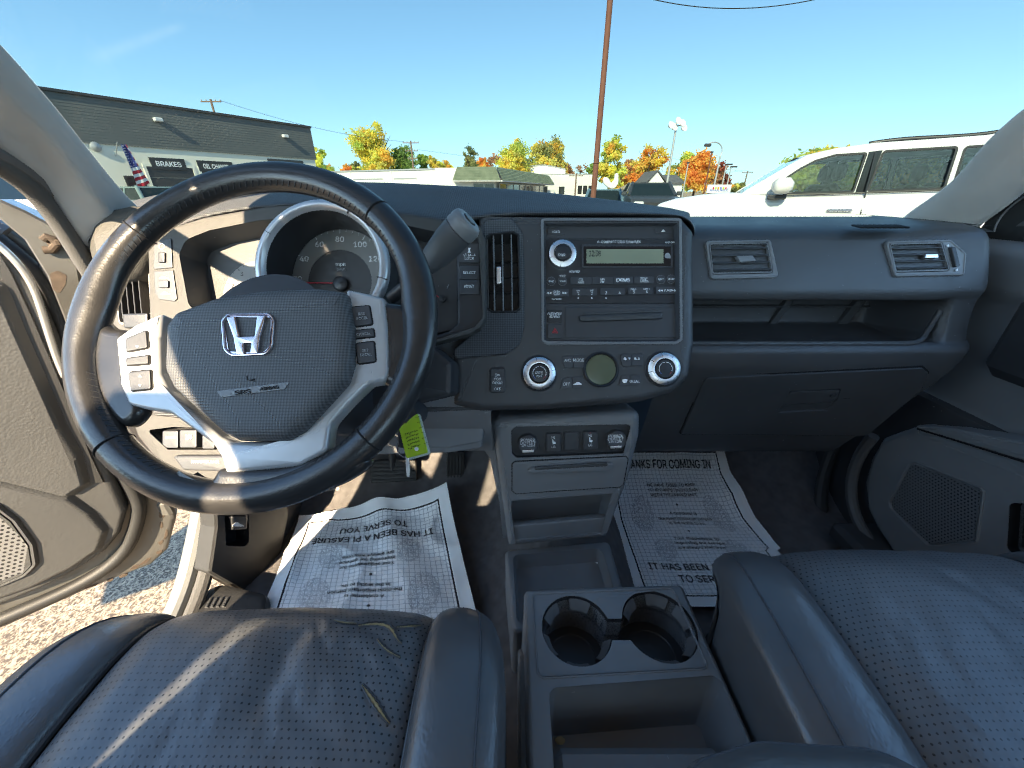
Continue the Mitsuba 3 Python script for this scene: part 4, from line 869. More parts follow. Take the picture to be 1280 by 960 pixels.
def mat_(label, fn, hw=.215, hh=.265):
    """fn(a, b) -> the point on the sheet; a to the sheet's right, b to its top, from -1 to 1"""
    n = 60; a = np.linspace(-1, 1, n); G = np.array([[fn(x, y) for x in a] for y in a])
    g = grid(G); uv = np.array([[(x * hw, y * hh) for x in a] for y in a]).reshape(-1, 2)
    back_ = g.copy(); k = key_for('paper_floor_mat')
    scene[k] = mikit.ply(g, PAPER, smooth=True, uv=uv); labels[k] = {'label': label, 'category': 'floor mat', 'group': 'printed paper floor mats'}
    from scipy.interpolate import RegularGridInterpolator
    rg_ = RegularGridInterpolator((a, a), G)
    def place(v, z):
        q = np.clip(np.stack([v[:, 1] / hh, v[:, 0] / hw], 1), -.998, .998); e = A(.001, 0), A(0, .001)
        p = rg_(q); nn = np.cross(rg_(q + e[1]) - p, rg_(q + e[0]) - p)
        return p + nn / np.linalg.norm(nn, axis=1, keepdims=True) * .0012
    def line(s, x, y, h, wid=None, bold=False, bend=0):
        t_ = meshkit.text_mesh(s, h, .0002, bold); v = t_.vertices.copy(); lo, hi = v.min(0), v.max(0)
        v[:, 0] -= (lo[0] + hi[0]) / 2
        if wid: v[:, 0] *= wid / (hi[0] - lo[0])
        v[:, 0] += x; v[:, 1] += y
        f = t_.faces; nz_ = np.cross(v[f[:, 1]] - v[f[:, 0]], v[f[:, 2]] - v[f[:, 0]]); up_ = nz_[:, 2] > 1e-12
        obj('printed_line', trimesh.Trimesh(place(v, 0), f[up_], process=True), INKB, k, smooth=False)
    line('THANKS FOR COMING IN', 0, .192, .021, .31, True)
    for i, s in enumerate(('WE HAVE TRIED TO KEEP', 'YOUR CARPETING CLEAN', 'WITH THIS PAPER MAT')): line(s, 0, .135 - i * .0165, .0095, bold=True)
    line('•', 0, .070, .015, bold=True)
    for i, s in enumerate(('A customer is', 'the most important person', 'in the world to us.')): line(s, .01, .045 - i * .0165, .0095, bold=True)
    line('•', 0, -.022, .015, bold=True)
    for i, s in enumerate(('Your suggestions for', 'improving our service', 'are always welcome.')): line(s, .01, -.05 - i * .0165, .0095, bold=True)
    line('IT HAS BEEN A PLEASURE', 0, -.155, .021, .31, True); line('TO SERVE YOU', 0, -.193, .021, .18, True)
    return k
def bil(c, a, b):
    a, b = (a + 1) / 2, (b + 1) / 2; return c[0] * (1 - a) * (1 - b) + c[1] * a * (1 - b) + c[2] * a * b + c[3] * (1 - a) * b
def floorz(y): return float(np.interp(y, [0, .74, .86, .98, 1.12], [-.792, -.787, -.732, -.612, -.41]))
def crumple(q, sd):
    n1_ = meshkit.noise(A(q[0] * 7 + sd, q[1] * 7, sd)); n2_ = meshkit.noise(A(q[0] * 15 + 3, q[1] * 13 + sd, 4.0))
    return .009 * (1 - abs(2 * n1_ - 1)) ** 5 + .004 * (1 - abs(2 * n2_ - 1)) ** 4
pc = [A(.262, .505), A(.655, .50), A(.615, .93), A(.262, .93)]
def mat_p(a, b):
    q = bil(pc, a, b); z = floorz(q[1]) + .012 + .012 * max(0, a - .72) ** 1 * (1 + math.sin(b * 5)) * 3 + .4 * crumple(q, 1.0) + .02 * max(0, -b - .75) * (1 + a)
    bend = .05 * max(0, .25 - b) * max(0, a + .2)
    return A(q[0] + bend * (0 if b < -.3 else .4), q[1], zz(z))
mat_('printed white paper mat on the passenger floor below the glovebox', mat_p)
dcn = [A(-.176, .80), A(-.566, .752), A(-.495, .36), A(-.03, .36)]
def mat_d(a, b):
    q = bil(dcn, a, b); u = (1 - b) / 2
    crn = max(0, -b - .1) ** 2 * max(0, -a) ** 1.5
    z = floorz(min(q[1], .9)) + .010 + 1.0 * .045 * crn + .018 * math.exp(-((a * .8 + b * .3 + .35) / .16) ** 2) * max(0, -b + .3) + crumple(q, 2.0) + .03 * max(0, -a - .8) * (1 - b)
    return A(q[0], q[1], zz(z))
mat_('printed white paper mat lying crumpled on the driver floor, text upside down', mat_d)

# ------------------------------------------------------------------ seats
def f_perf2(s): return s
def seat(label, xl, xr, bol, yf, ztop, creases):
    k = thing('front_seat', label, 'car seat', None)
    w = xr - xl; xm = (xl + xr) / 2
    nu, nv = 130, 140
    us = np.linspace(0, 1, nu)
    # length along the cushion from the front apron, over the nose, to the back
    prof = bez([A(0, yf + .005, ztop - .22), A(0, yf + .012, ztop - .12), A(0, yf + .006, ztop - .045), A(0, yf - .03, ztop - .008), A(0, yf - .09, ztop + .003), A(0, yf - .2, ztop - .006), A(0, yf - .34, ztop - .02), A(0, yf - .48, ztop - .03)], nv)
    L = np.concatenate([[0], np.cumsum(np.linalg.norm(np.diff(prof, axis=0), axis=1))])
    UU, LL = np.meshgrid(us, L); e = 2 * UU - 1; fade = np.clip((LL - .08) / .15, 0, 1)
    q3 = np.stack([UU * 5 + xl * 9, LL * 10, LL * 0 + 2.0], -1); q4_ = np.stack([UU * 16 + xl * 5, LL * 30, LL * 0 + 7.0], -1)
    wr = (meshkit.fbm(q3, 3) - .5) * .008 * fade + (meshkit.fbm(q4_, 2) - .5) * .0022 * fade
    Y = prof[:, 1][:, None] + .012 * (1 - e * e) * (1 - fade); X = xl + w * UU
    for (ax, ay, bx, by, dep, wd) in creases:
        d_ = np.array([bx - ax, by - ay]); ln = np.linalg.norm(d_); d_ /= ln
        tt = (X - ax) * d_[0] + (Y - ay) * d_[1]; nn_ = -(X - ax) * d_[1] + (Y - ay) * d_[0] + .006 * np.sin(tt * 60 + ax * 90)
        wr -= dep * np.exp(-(nn_ / wd) ** 2) * np.clip(tt / ln * 5, 0, 1) * np.clip((1 - tt / ln) * 5, 0, 1) * (LL > .2)
    G = np.stack([X, Y, zz(prof[:, 2][:, None] + .006 * (1 - e * e) - .016 * np.abs(e) ** 10 + wr)], -1)
    UV = np.stack([w * (UU - .5), LL], -1)
    g = grid(G)
    scene[key_for('cushion', k)] = mikit.ply(g, PERF, smooth=True, uv=UV.reshape(-1, 2))
    for sd, bw in ((-1, bol[0]), (1, bol[1])):
        x0 = xl if sd < 0 else xr
        rings = []; lift, base_ = (.002, .022) if (sd < 0 and xl < 0) else (.010, .027) if xl < 0 else (.004, .025)
        n = 22
        for j in range(0, nv, 3):
            y, z = prof[j, 1], prof[j, 2]
            fr_ = np.clip(L[j] / .30, 0, 1); grow = .45 + .55 * math.sin(min(1, fr_) * math.pi / 2)
            hgt = lift * np.clip((L[j] - .16) / .2, 0, 1)
            aa = np.linspace(0, math.pi, n - 4)
            top = [(x0 + sd * bw * (1 - math.cos(q)) / 2 - sd * .001, math.sin(q) ** .5 * (base_ + hgt) - .020) for q in aa]
            bot = [(x0 + sd * bw * .99, -.10), (x0 + sd * bw * .9, -.16), (x0 + sd * .01, -.16), (x0 + sd * .0, -.08)]
            r_ = []; wf_ = .42 + .58 * math.sin(math.pi / 2 * float(np.clip((L[j] - .10) / .20, 0, 1)))
            tng = unit(prof[min(j + 2, nv - 1)] - prof[max(j - 2, 0)]); nn = A(0, tng[2], -tng[1])
            for x, h in top + bot:
                hh = h if h > -.05 else h * np.clip(L[j] / .25, .15, 1)
                if h > 0: hh = h * grow
                x = x0 + (x - x0) * wf_; edge = abs(x - x0) / bw
                pull = .035 * edge ** 2 * (1 - fr_)
                r_.append(A(x, y, zz(z)) + A(0, nn[1], nn[2]) * hh + A(0, -pull, 0))
            rings.append(r_)
        if sd < 0: rings = [r_[::-1] for r_ in rings]
        bm_ = loft(rings)
        bm_.vertices[:] += (meshkit.fbm(bm_.vertices * 18, 2)[:, None] - .5) * .0016
        bo = obj('bolster', bm_, LEA, k, smooth=True)
        # twin seam along the bolster's crown
        R_ = np.array(rings); idx = (n - 5) // 2 + (3 if sd > 0 else 0)
        for off in (0.0,):
            kk = 11 if sd > 0 else n - 1 - 11
            line = R_[:, kk] + A(0, 0, .0006)
            obj('seam', tube(line[4:], .0011, 6), THREAD, bo)
    # piping where the insert meets the bolsters
    for x in (xl, xr):
        q = [A(x, p[1], zz(p[2] - .012)) for p in prof[10::4]]
        obj('piping', tube(q, .0035, 8), BLK, k)
    # base
    obj('base', rbox(xm, yf - .27, zz(ztop - .25), w + bol[0] + bol[1] - .04, .46, .20, .03), BLK, k)
    # backrest and head restraint
    ang = math.radians(22); o = A(xm, yf - .52, zz(ztop - .02)); dv = A(0, -math.sin(ang), math.cos(ang)); PB_ = Plane(o, A(1, 0, 0), dv)
    ww = (w + bol[0] + bol[1]) / 2
    bk = fillet(A([-ww, -.05], [ww, -.05], [ww - .028, .26], [ww - .035, .42], [ww - .10, .56], [-ww + .10, .56], [-ww + .035, .42], [-ww + .028, .26]), .05)
    obj('backrest', solid(PB_, bk, [(.02, -.13), (0, -.11), (0, -.03), (.006, -.014), (.02, -.004), (.04, 0)]), LEA, k, smooth=60)
    hr = fillet(A([-.13, .58], [.13, .58], [.115, .74], [-.115, .74]), .04)
    obj('head_restraint', solid(PB_, hr, [(.02, -.10), (0, -.085), (0, -.03), (.008, -.015), (.03, -.005)]), LEA, k, smooth=60)
    for x in (-.05, .05): obj('head_restraint_post', tube([PB_.w(x, .53, -.06), PB_.w(x, .60, -.06)], .007, 10), CHROME, k)
    return k, G, UV
def WPX(px, py): q = WZ(px, py, -.412); return (q[0], q[1])
CREASES = [(430, 772, 520, 838, .0022, .004), (420, 800, 470, 850, .0018, .004), (400, 770, 300, 900, .0035, .014), (345, 775, 330, 930, .003, .016), (470, 790, 535, 800, .0016, .003), (380, 765, 455, 850, .0016, .005), (300, 765, 200, 900, .002, .012), (440, 830, 500, 930, .0018, .004), (360, 850, 420, 960, .0016, .008)]
ds, DG, DUV = seat('worn driver seat of perforated dark leather, torn cushion, nearest the steering wheel', -.405, -.090, (.085, .085), .285, -.415, [WPX(a, b) + WPX(c, d) + (dep, wd) for a, b, c, d, dep, wd in CREASES])
ps, PG, PUV = seat('passenger seat of perforated blue-grey leather facing the glovebox', .342, .665, (.095, .095), .362, -.408, [])
# tears in the driver's cushion with foam showing
def ontop(px, py, dz):
    q = WZ(px, py, dz); return q
def cushion_z(x, y):
    i = int(np.clip(np.searchsorted(DG[0, :, 0], x), 1, DG.shape[1] - 1)); colm = DG[42:, i]; return float(np.interp(y, colm[::-1, 1], colm[::-1, 2])) - CZ
def tear(pts, wd, nm):
    L = []
    for px, py in pts:
        dz = -.42
        for _ in range(4): q = WZ(px, py, dz); dz = cushion_z(q[0], q[1])
        L.append(q + A(0, 0, .0008))
    L = bez(L, 24); s = np.sin(np.linspace(0.05, math.pi - .05, 24)) * wd * (1 + .3 * np.sin(np.arange(24) * 2.1))
    obj(nm, tube(L, np.maximum(s, .0004), 8, .0012 + s * .0), FOAM, ds, smooth=True, label='torn leather with tan foam showing')
    for sg in (-1, 1):
        t_, U_, V_ = frames(L); side = np.cross(t_, A(0, 0, 1)); side /= np.linalg.norm(side, axis=1, keepdims=True)
        obj('torn_edge', tube(L + side * (s * 1.05 + .0008)[:, None] * sg + A(0, 0, .0008), np.clip(s * .55, .0007, .0016), 6), BLK if sg < 0 else LEA, ds, smooth=True)
CR_ = 1
tear([(448, 783), (464, 781), (480, 782), (488, 786), (494, 795), (502, 805)], .0015, 'tear')
tear([(453, 857), (461, 868), (470, 881), (478, 893), (487, 905)], .0015, 'tear')
tear([(496, 785), (510, 784), (526, 783)], .0009, 'tear')
for pts in ([(446, 780), (430, 779), (418, 776)], [(472, 800), (480, 810), (500, 822)]): tear(pts, .0006, 'tear')

# ------------------------------------------------------------------ centre console
con = thing('centre_console', 'blue-grey centre console with cup holders, open bin and switch stack', 'console')
ST = Plane(WD(700, 540, .672), A(1, 0, 0), UPV * .98 - FW * .19)      # switch stack, a little steeper than the fascia
so = fillet(ST.pts([(614, 530), (622, 521), (796, 514), (802, 520), (801, 545), (787, 600), (759, 674), (635, 685)]), [.012, .01, .012, .012, .03, .05, .006, .006])
hole1 = fillet(ST.pts([(639, 538), (645, 533.5), (785, 530.5), (789, 535), (788, 562), (781, 566.5), (646, 572), (640, 567)]), .005)
hole2 = fillet(ST.pts([(639.5, 626), (774, 616.5), (762, 650), (759, 666), (640, 676)]), .004)
obj('switch_stack', solid(ST, so, [(-.0, -.20), (0, -.016), (.0025, -.006), (.008, -.0015), (.015, 0)], [hole1, hole2]), PLM, con, smooth=45)
obj('pocket', pocket(ST, hole2, -.0006, .07), PLM, con)
pk = ST.lift(-.004)
obj('pocket_lip', slab(pk, fillet(pk.pts([(640, 657), (762, 646), (758, 664), (754, 668), (641, 676)]), .003), -.012, 0, .003), PLM, con)
pw = obj('switch_plate', cat(pocket(ST, hole1, -.0006, .008)), BLK, con)
S2 = ST.lift(-.0072)
def outlet(x, y):
    c = S2.px(x, y); k = S2.px(1, 0)[0] - S2.px(0, 0)[0]
    o = obj('power_outlet', lathe(S2, *c, [(15.5 * k, -.002), (15.5 * k, .004), (14.6 * k, .008), (13.4 * k, .0085), (12 * k, .0078), (.1 * k, .0078)], 44), BTN, con, smooth=35)
    e = S2.lift(.0078)
    for s_, dy, h in (('POWER', -4, 3.0), ('OUTLET', -.2, 3.0), ('12V 120W', 3.2, 1.9)): txt(e, s_, x, y + dy, h, INK, o)
    obj('flap_tab', slab(e, fillet(e.pts([(x - 7.5, y + 7.6), (x + 7.5, y + 7), (x + 7, y + 11), (x - 7, y + 12)]), .001), -.002, .004, .002), ALU, o)
outlet(660, 554); outlet(769.5, 549)
for x0, nm in ((682.5, 'seat_heater_switch'), (705, 'blank_switch'), (728.5, 'seat_heater_switch')):
    y0 = 541 - (x0 - 682.5) * .05
    s_ = obj(nm, slab(S2, quad(S2, x0, y0, x0 + 18.5, y0 + 22.5), -.001, .005 if 'heater' in nm else .002, .002, r=.002), BTN, con)
    if 'heater' in nm:
        e = S2.lift(.005)
        txt(e, 'HI', x0 + 9.2, y0 + 5.6, 2.4, INK, s_); txt(e, 'LO', x0 + 9.2, y0 + 17.4, 2.4, INK, s_)
        obj('symbol', slab(e, e.pts([(x0 + 7.6, y0 + 8.2), (x0 + 9, y0 + 8), (x0 + 9.6, y0 + 11), (x0 + 12.4, y0 + 11.3), (x0 + 11.6, y0 + 14), (x0 + 8.4, y0 + 14)]), 0, .0005, .0001), INK, s_, smooth=False)
        if x0 > 700: obj('indicator', slab(e, quad(e, x0 + 8.6, y0 + 2, x0 + 10, y0 + 3), 0, .0006, .0002), RED, s_)
dw = fillet(ST.pts([(640.5, 580), (644, 577), (782, 570.8), (784.5, 574), (779, 604), (775, 608), (645, 616.5), (640.5, 613)]), .003)
S3 = ST.lift(.0025)
drw = obj('drawer', slab(ST, dw, -.006, .0025, .0014), PLM, con)
obj('drawer_gap', solid(ST, offs(ccw(dw), -.0018), [(0, -.004), (0, .0003), (.0002, .0005)], [dw]), BLKM, con)
obj('handle', cat(slab(S3, fillet(S3.pts([(660, 586), (664, 583), (762, 576.5), (766, 578), (765, 585), (760, 588.5), (668, 592), (661, 591)]), .004), -.001, .006, .004), ), PLM, drw, smooth=45)
obj('handle_recess', slab(S3, fillet(S3.pts([(668, 582.3), (758, 576), (759, 581.2), (668, 586)]), .003), .004, .0064, .001), PL, drw)
# side wings of the stack
for pts in ([(617, 524), (607, 532), (601, 562), (612, 575), (630, 660), (636, 686), (625, 560)],):
    obj('stack_side', slab(ST.lift(-.03), fillet(ST.lift(-.03).pts(pts), .004), -.10, 0, .010), PLM, con, smooth=45)
# floor tray between stack and cup holders
zt = -.635
TP = Plane(A(0, 0, zz(zt)), A(1, 0, 0), A(0, 1, 0))
to = fillet(TP.pts([(631, 686), (762, 675), (790, 770), (640, 790)]), .01)
ti = fillet(TP.pts([(641, 694), (752, 685.5), (775, 762), (647, 782)]), .012)
obj('floor_tray', cat(solid(TP, to, [(0, -.16), (0, -.008), (.003, -.002), (.007, 0)], [ti]), pocket(TP, ti, -.001, .03, taper=.006)), PLM, con, smooth=45)
# cup holder unit and bin: top plate at one level, walls down to the floor
zc = -.492
KP = Plane(A(0, 0, zz(zc)), A(1, 0, 0), A(0, 1, 0))
x0, x1 = KP.px(655, 738)[0], KP.px(852, 726)[0]
yfr = .5 * (KP.px(655, 738)[1] + KP.px(852, 726)[1])
cpo = fillet(A([x0, yfr - .004], [x1, yfr + .004], [x1 + .012, -.35], [x0 - .002, -.35]), .008)
h1, h2, hb = circ(.0815, .293, .0435, 56), circ(.1875, .298, .0455, 56), fillet(A([.040, .105], [.236, .105], [.237, .232], [.229, .240], [.047, .228], [.041, .222]), .008)
# the two cups join through a neck
import shapely.geometry as sg, shapely.ops as so_
neck = sg.box(.11, .279, .16, .305)
cu = sg.Polygon(h1).union(sg.Polygon(h2)).union(neck).buffer(.002).buffer(-.004).buffer(.002)
cup = np.array(cu.exterior.coords)[:-1]
obj('console_body', solid(KP, cpo, [(-.006, -.30), (0, -.04), (0, -.008), (.002, -.002), (.006, 0)], [cup, hb]), PLM, con, smooth=45)
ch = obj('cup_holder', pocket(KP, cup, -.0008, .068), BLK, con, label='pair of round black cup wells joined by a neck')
for (cx, cy, r) in ((.0815, .293, .0435), (.1875, .298, .0455)):
    obj('cup_floor', lathe(KP, cx, cy, [(r * .98, -.0675), (r * .72, -.0665), (r * .70, -.0672), (.0005, -.0672)], 40, True), BLK, ch)
    for ang in (20, 75, 140, 205, 265, 325):
        if abs((ang - (0 if cx < .1 else 180) + 180) % 360 - 180) < 30: continue
        a0, a1 = math.radians(ang - 20), math.radians(ang + 20); t_ = np.linspace(a0, a1, 9)
        rr_ = [r * .995, r * .97, r * .80, r * .77, r * .92]; hh_ = [-.006, -.004, -.012, -.016, -.030]
        Gq = np.array([[KP.w(cx + q * math.cos(x), cy + q * math.sin(x), h) for x in t_] for q, h in zip(rr_, hh_)])
        obj('cup_grip', grid(Gq), RUB, ch, smooth=40)
plate = fillet(A([x0 + .012, .236], [x1 - .012, .246], [x1 - .016, yfr - .003], [x0 + .010, yfr - .012]), .008)
gro = solid(KP, plate, [(0, -.001), (0, .0012), (.0008, .0016), (.0016, .0012), (.0016, 0)], [offs(ccw(plate), .0024)])
obj('cup_plate_edge', gro, PLM, con)
obj('bin', cat(pocket(KP, hb, -.001, .095, taper=.006)), PLM, con, smooth=45)
obj('bin_step', rbox(.135, .150, zz(zc - .068), .180, .088, .055, .008), PLM, con)
gm = np.random.default_rng(5)
obj('console_skirt', slab(Plane(A(x0 - .004, .1, zz(-.62)), A(0, -1, 0), A(0, 0, 1)), fillet(A([-.22, -.16], [.5, -.16], [.5, .05], [-.20, .06], [-.24, .0]), .02), -.012, .004, .006), PLM, con)
# armrest at the bottom of the picture
arm = con
AR = Plane(A(.19, -.008, zz(-.335)), A(1, 0, 0), A(0, 1, 0))
ap = fillet(A([-.085, -.35], [.085, -.35], [.085, .10], [.05, .126], [-.03, .130], [-.085, .118]), [.02, .02, .03, .05, .05, .02])
am = solid(AR, ap, [(.012, -.04), (.003, -.032), (0, -.02), (0, .0)] + [(.03 * (1 - math.cos(x)), .03 * math.sin(x)) for x in np.linspace(.15, math.pi / 2, 7)])
arm = obj('armrest', am, LEA, con, smooth=60, label='padded dark leather armrest above the open bin')
obj('seam', tube(AR.w(*np.vstack([offs(ccw(ap), .004), offs(ccw(ap), .004)[:1]]).T, .014), .0011, 6), THREAD, arm)

# ------------------------------------------------------------------ passenger door
pdr = thing('passenger_door', 'closed passenger door with grey trim, speaker grille and armrest', 'car door')
rows = []
for y in np.linspace(.86, -.42, 12):
    rr2 = .02 * max(0, y - .55)
    rows.append([A(1.03 , y, zz(-.085)), A(.965 , y, zz(-.083)), A(.925 - rr2, y, zz(-.09)), A(.908 - rr2, y, zz(-.105)), A(.905 - rr2, y, zz(-.165)), A(.915, y, zz(-.178)), A(.920, y, zz(-.19)), A(.918, y, zz(-.30)), A(.925, y, zz(-.40)), A(.90, y, zz(-.43)), A(.93, y, zz(-.60)), A(.93, y, zz(-.84))])
s, _ = surf(rows, 30, 60)
obj('upper_trim', s, PLM, pdr, smooth=45)
PD = Plane(A(.862, 0, CZ), A(0, -1, 0), A(0, 0, 1))
o_px = [(1146, 530), (1118, 539), (1100, 546), (1085, 572), (1077, 602), (1080, 635), (1092, 660), (1108, 684)]
pl_ = list(map(tuple, PD.pts(o_px))) + [(-.52, -.80), (.42, -.80), (.42, -.36), (-.30, -.375), (-.50, -.395)]
lo_ = fillet(np.array(pl_), [.01, .01, .02, .02, .03, .03, .02, .01, .03, .01, .01, .05, .02])
pull = fillet(PD.pts([(1262, 628), (1300, 632), (1330, 690), (1300, 700), (1258, 690)]), .01)
obj('lower_trim', solid(PD, lo_, [(0, -.08), (0, -.02), (.004, -.008), (.012, -.0015), (.02, 0)], [pull]), PLM, pdr, smooth=45, label='grey lower door trim with map pocket')
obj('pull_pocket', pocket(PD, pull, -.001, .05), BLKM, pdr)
q = [WX(*p, .858) for p in ((1147, 536), (1200, 552), (1280, 577), (1340, 596))]
obj('armrest_seam', tube(bez(q, 24), .0022, 6), BLKM, pdr)
at = slab(Plane(A(.862, 0, CZ), A(0, -1, 0), A(0, 0, 1)).lift(.004), fillet(PD.pts([(1150, 531), (1148, 535), (1280, 575), (1400, 612), (1400, 570), (1290, 552), (1190, 534)]), .004), -.05, .004, .006)
obj('armrest', at, PLM, pdr, smooth=45)
sgp = [(1139, 580), (1146, 579), (1229, 613), (1229, 618), (1220, 676), (1162, 681), (1116, 636), (1114, 628)]
spk = fillet(PD.pts(sgp), .008)
def f_mesh(p, n, uv):
    s = 1 / .0062; x, y = p.y * s, p.z * s
    row = dr.floor(y); fx = x + .5 * (row - 2 * dr.floor(row / 2)); fx = fx - dr.floor(fx) - .5; fy = y - row - .5
    h = 1 - smoothstep(.22, .32, dr.sqrt(fx * fx + fy * fy))
    return mix((.115, .118, .123), (.012, .012, .013), h)
MESH = m('speaker_mesh', two(prin(mikit.proc(f_mesh), .5)))
g_ = obj('speaker_grille', solid(PD, offs(ccw(spk), -.004), [(0, -.001), (0, .003), (.0012, .0042), (.003, .003), (.0045, .001)], [offs(ccw(spk), .0012)]), PLM, pdr)
obj('mesh', slab(PD, spk, -.002, .001, .0005), MESH, g_, smooth=False)
# inner handle recess and the window's frame
hr_ = WX(1312, 430, .90)
obj('door_handle', cat(rbox(hr_[0] - .01, hr_[1], hr_[2], .05, .11, .15, .02)), BLK, pdr)
obj('handle_lever', rbox(hr_[0] - .04, hr_[1] - .02, hr_[2] + .01, .012, .02, .07, .004), CHROME, pdr)
obj('window_glass', grid(A([[.985, .80, zz(-.09)], [.985, -.36, zz(-.09)]], [[.86, .30, zz(.30)], [.86, -.36, zz(.33)]]).reshape(2, 2, 3)), GLASS, pdr, smooth=False)
obj('window_frame', tube(bez([A(.985, .84, zz(-.10)), A(.955, .68, zz(.02)), A(.90, .46, zz(.20)), A(.865, .28, zz(.32)), A(.86, -.1, zz(.34)), A(.865, -.40, zz(.33))], 40), .018, 10), RUB, pdr)
sail = Plane(A(.962, 0, CZ), A(0, -1, 0), A(0, 0, 1))
obj('mirror_sail', slab(sail, fillet(sail.pts([(1212, 303), (1236, 272), (1272, 240), (1330, 188), (1345, 312)]), .01), -.02, .004, .006), PLD, pdr)
obj('sail_edge', tube(bez([sail.w(*sail.px(*p), .005) for p in ((1246, 290), (1254, 272), (1272, 254), (1300, 238))], 20), .0018, 6), PLM, pdr)
mir = thing('door_mirror', 'black passenger door mirror outside the right window', 'mirror')
mc = A(1.14, .60, zz(.0))
obj('housing', solid(Plane(mc, A(1, 0, 0), A(0, 0, 1)), fillet(A([-.10, -.09], [.10, -.09], [.10, .10], [-.07, .10]), .04), [(0, 0), (0, .02), (.02, .07), (.05, .09)]) if False else rbox(*mc, .21, .09, .20, .035), BLK, mir)
obj('glass', slab(Plane(mc + A(0, -.046, 0), A(1, 0, 0), A(0, 0, 1)), fillet(A([-.085, -.08], [.085, -.08], [.085, .08], [-.085, .08]), .03), -.002, .002, .001), CHROME, mir)
obj('arm', bar(mc + A(-.08, .01, -.06), A(.99, .62, zz(-.09)), .05, .04, bev=.01), BLK, mir)

# ------------------------------------------------------------------ open driver door
dd_ = unit(A(-.82, -.57, 0)); DR = Plane(A(-.89, .63, zz(-.40)), -dd_, A(0, 0, 1))     # inner face looks back at the driver
ddr = thing('driver_door', 'open driver door with sunlit grey trim, speaker grille and rubber seal', 'car door')
edge = [(0, 292), (34, 318), (62, 352), (84, 400), (104, 462), (132, 540), (166, 602), (205, 632), (216, 655), (206, 692), (186, 712), (110, 742), (0, 792)]
def dpoly(pts, ext=1.0, ztop=.0, zbot=-.5):
    L = [tuple(DR.px(*p)) for p in pts]; a0, a1 = L[0], L[-1]
    return np.array(L + [(-ext, a1[1] + .06), (-ext, a0[1] + .05)])
sh_ = dpoly(edge)
D1 = DR.lift(-.03)
obj('shell', solid(D1, fillet(dpoly([(0, 286), (40, 312), (72, 352), (94, 402), (116, 470), (150, 545), (190, 600), (216, 632), (219, 658), (208, 698), (186, 718), (110, 748), (0, 799)]), .01), [(.01, -.13), (0, -.11), (0, -.006), (.004, -.001), (.012, 0)]), BODY, ddr, smooth=45, label='dusty painted door shell edge')
seal_px = [(-40, 262), (0, 300), (36, 330), (64, 366), (86, 420), (108, 486), (136, 552), (160, 596), (174, 628), (170, 656), (152, 690), (120, 715), (60, 745), (-40, 790)]
obj('door_seal', tube(bez([D1.w(*D1.px(*p), .010) for p in seal_px], 90), .014, 12), RUBD, ddr, smooth=True)
tp_ = fillet(dpoly([(0, 312), (28, 335), (52, 368), (74, 420), (96, 488), (122, 556), (145, 606), (158, 640), (150, 668), (130, 692), (100, 712), (50, 738), (0, 758)]), .012)
obj('trim_panel', solid(DR, tp_, [(0, -.045), (0, -.012), (.004, -.004), (.012, 0)]), DTR, ddr, smooth=45, label='pale grey door trim panel')
g8 = [(149, 650), (140, 585), (112, 508), (84, 434)]
for p_ in g8:
    c_ = D1.px(*p_); obj('trim_screw', lathe(D1, *c_, [(.006, .0), (.006, .002), (.0045, .0032), (.0012, .0034), (.0010, .0022), (.0001, .0022)], 14), BLK, ddr)
# raised inner panel and, beside it, a painted dark band of shade down to the lower trim
D2 = DR.lift(.016)
up_ = dpoly([(0, 352), (10, 372), (26, 412), (52, 470), (78, 530), (100, 570), (108, 602), (84, 617), (40, 606), (0, 596)])
obj('upper_panel', solid(D2, fillet(up_, .008), [(-.016, -.02), (-.004, -.010), (0, -.004), (.006, 0)]), DTR, ddr, smooth=60)
D3 = DR.lift(.012)
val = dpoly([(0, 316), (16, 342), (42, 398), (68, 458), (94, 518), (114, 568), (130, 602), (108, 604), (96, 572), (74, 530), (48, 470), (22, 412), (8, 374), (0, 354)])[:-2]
obj('trim_valley', slab(DR.lift(.001), val, 0, .003, .001), PLD, ddr)  # dark strip laid on the trim, standing in for shade between the panels
lw = dpoly([(0, 600), (40, 609), (84, 620), (112, 640), (130, 662), (122, 684), (90, 706), (40, 730), (0, 744)])
spo = D3.pts([(-60, 628), (-10, 632), (14, 650), (36, 680), (40, 704), (28, 716), (0, 728), (-60, 748)])
spo_f = fillet(spo, .012)
obj('lower_panel', solid(D3, fillet(lw, .012), [(-.012, -.016), (-.003, -.006), (0, -.003), (.006, 0)]), DTR, ddr, smooth=60)
def f_mesh2(p, n, uv):
    s = 1 / .0085; x, y = (p.x * float(-dd_[0]) + p.y * float(-dd_[1])) * s, p.z * s
    row = dr.floor(y); fx = x + .5 * (row - 2 * dr.floor(row / 2)); fx = fx - dr.floor(fx) - .5; fy = y - row - .5
    return mix((.13, .13, .13), (.010, .010, .011), 1 - smoothstep(.24, .34, dr.sqrt(fx * fx + fy * fy)))
g_ = obj('speaker_grille', solid(D3, offs(ccw(spo_f), -.010), [(0, -.001), (.001, .003), (.004, .0065), (.008, .0055), (.010, .002)], [offs(ccw(spo_f), .0004)]), DTR, ddr, smooth=45)
obj('mesh', slab(D3, spo_f, -.002, .0015, .0006), m('door_mesh', two(prin(mikit.proc(f_mesh2), .5))), g_, smooth=False)
obj('armrest', bar(D2.w(-.45, .10, .02), D2.w(-1.1, .12, .02), .07, .08, bev=.02), PLL, ddr)
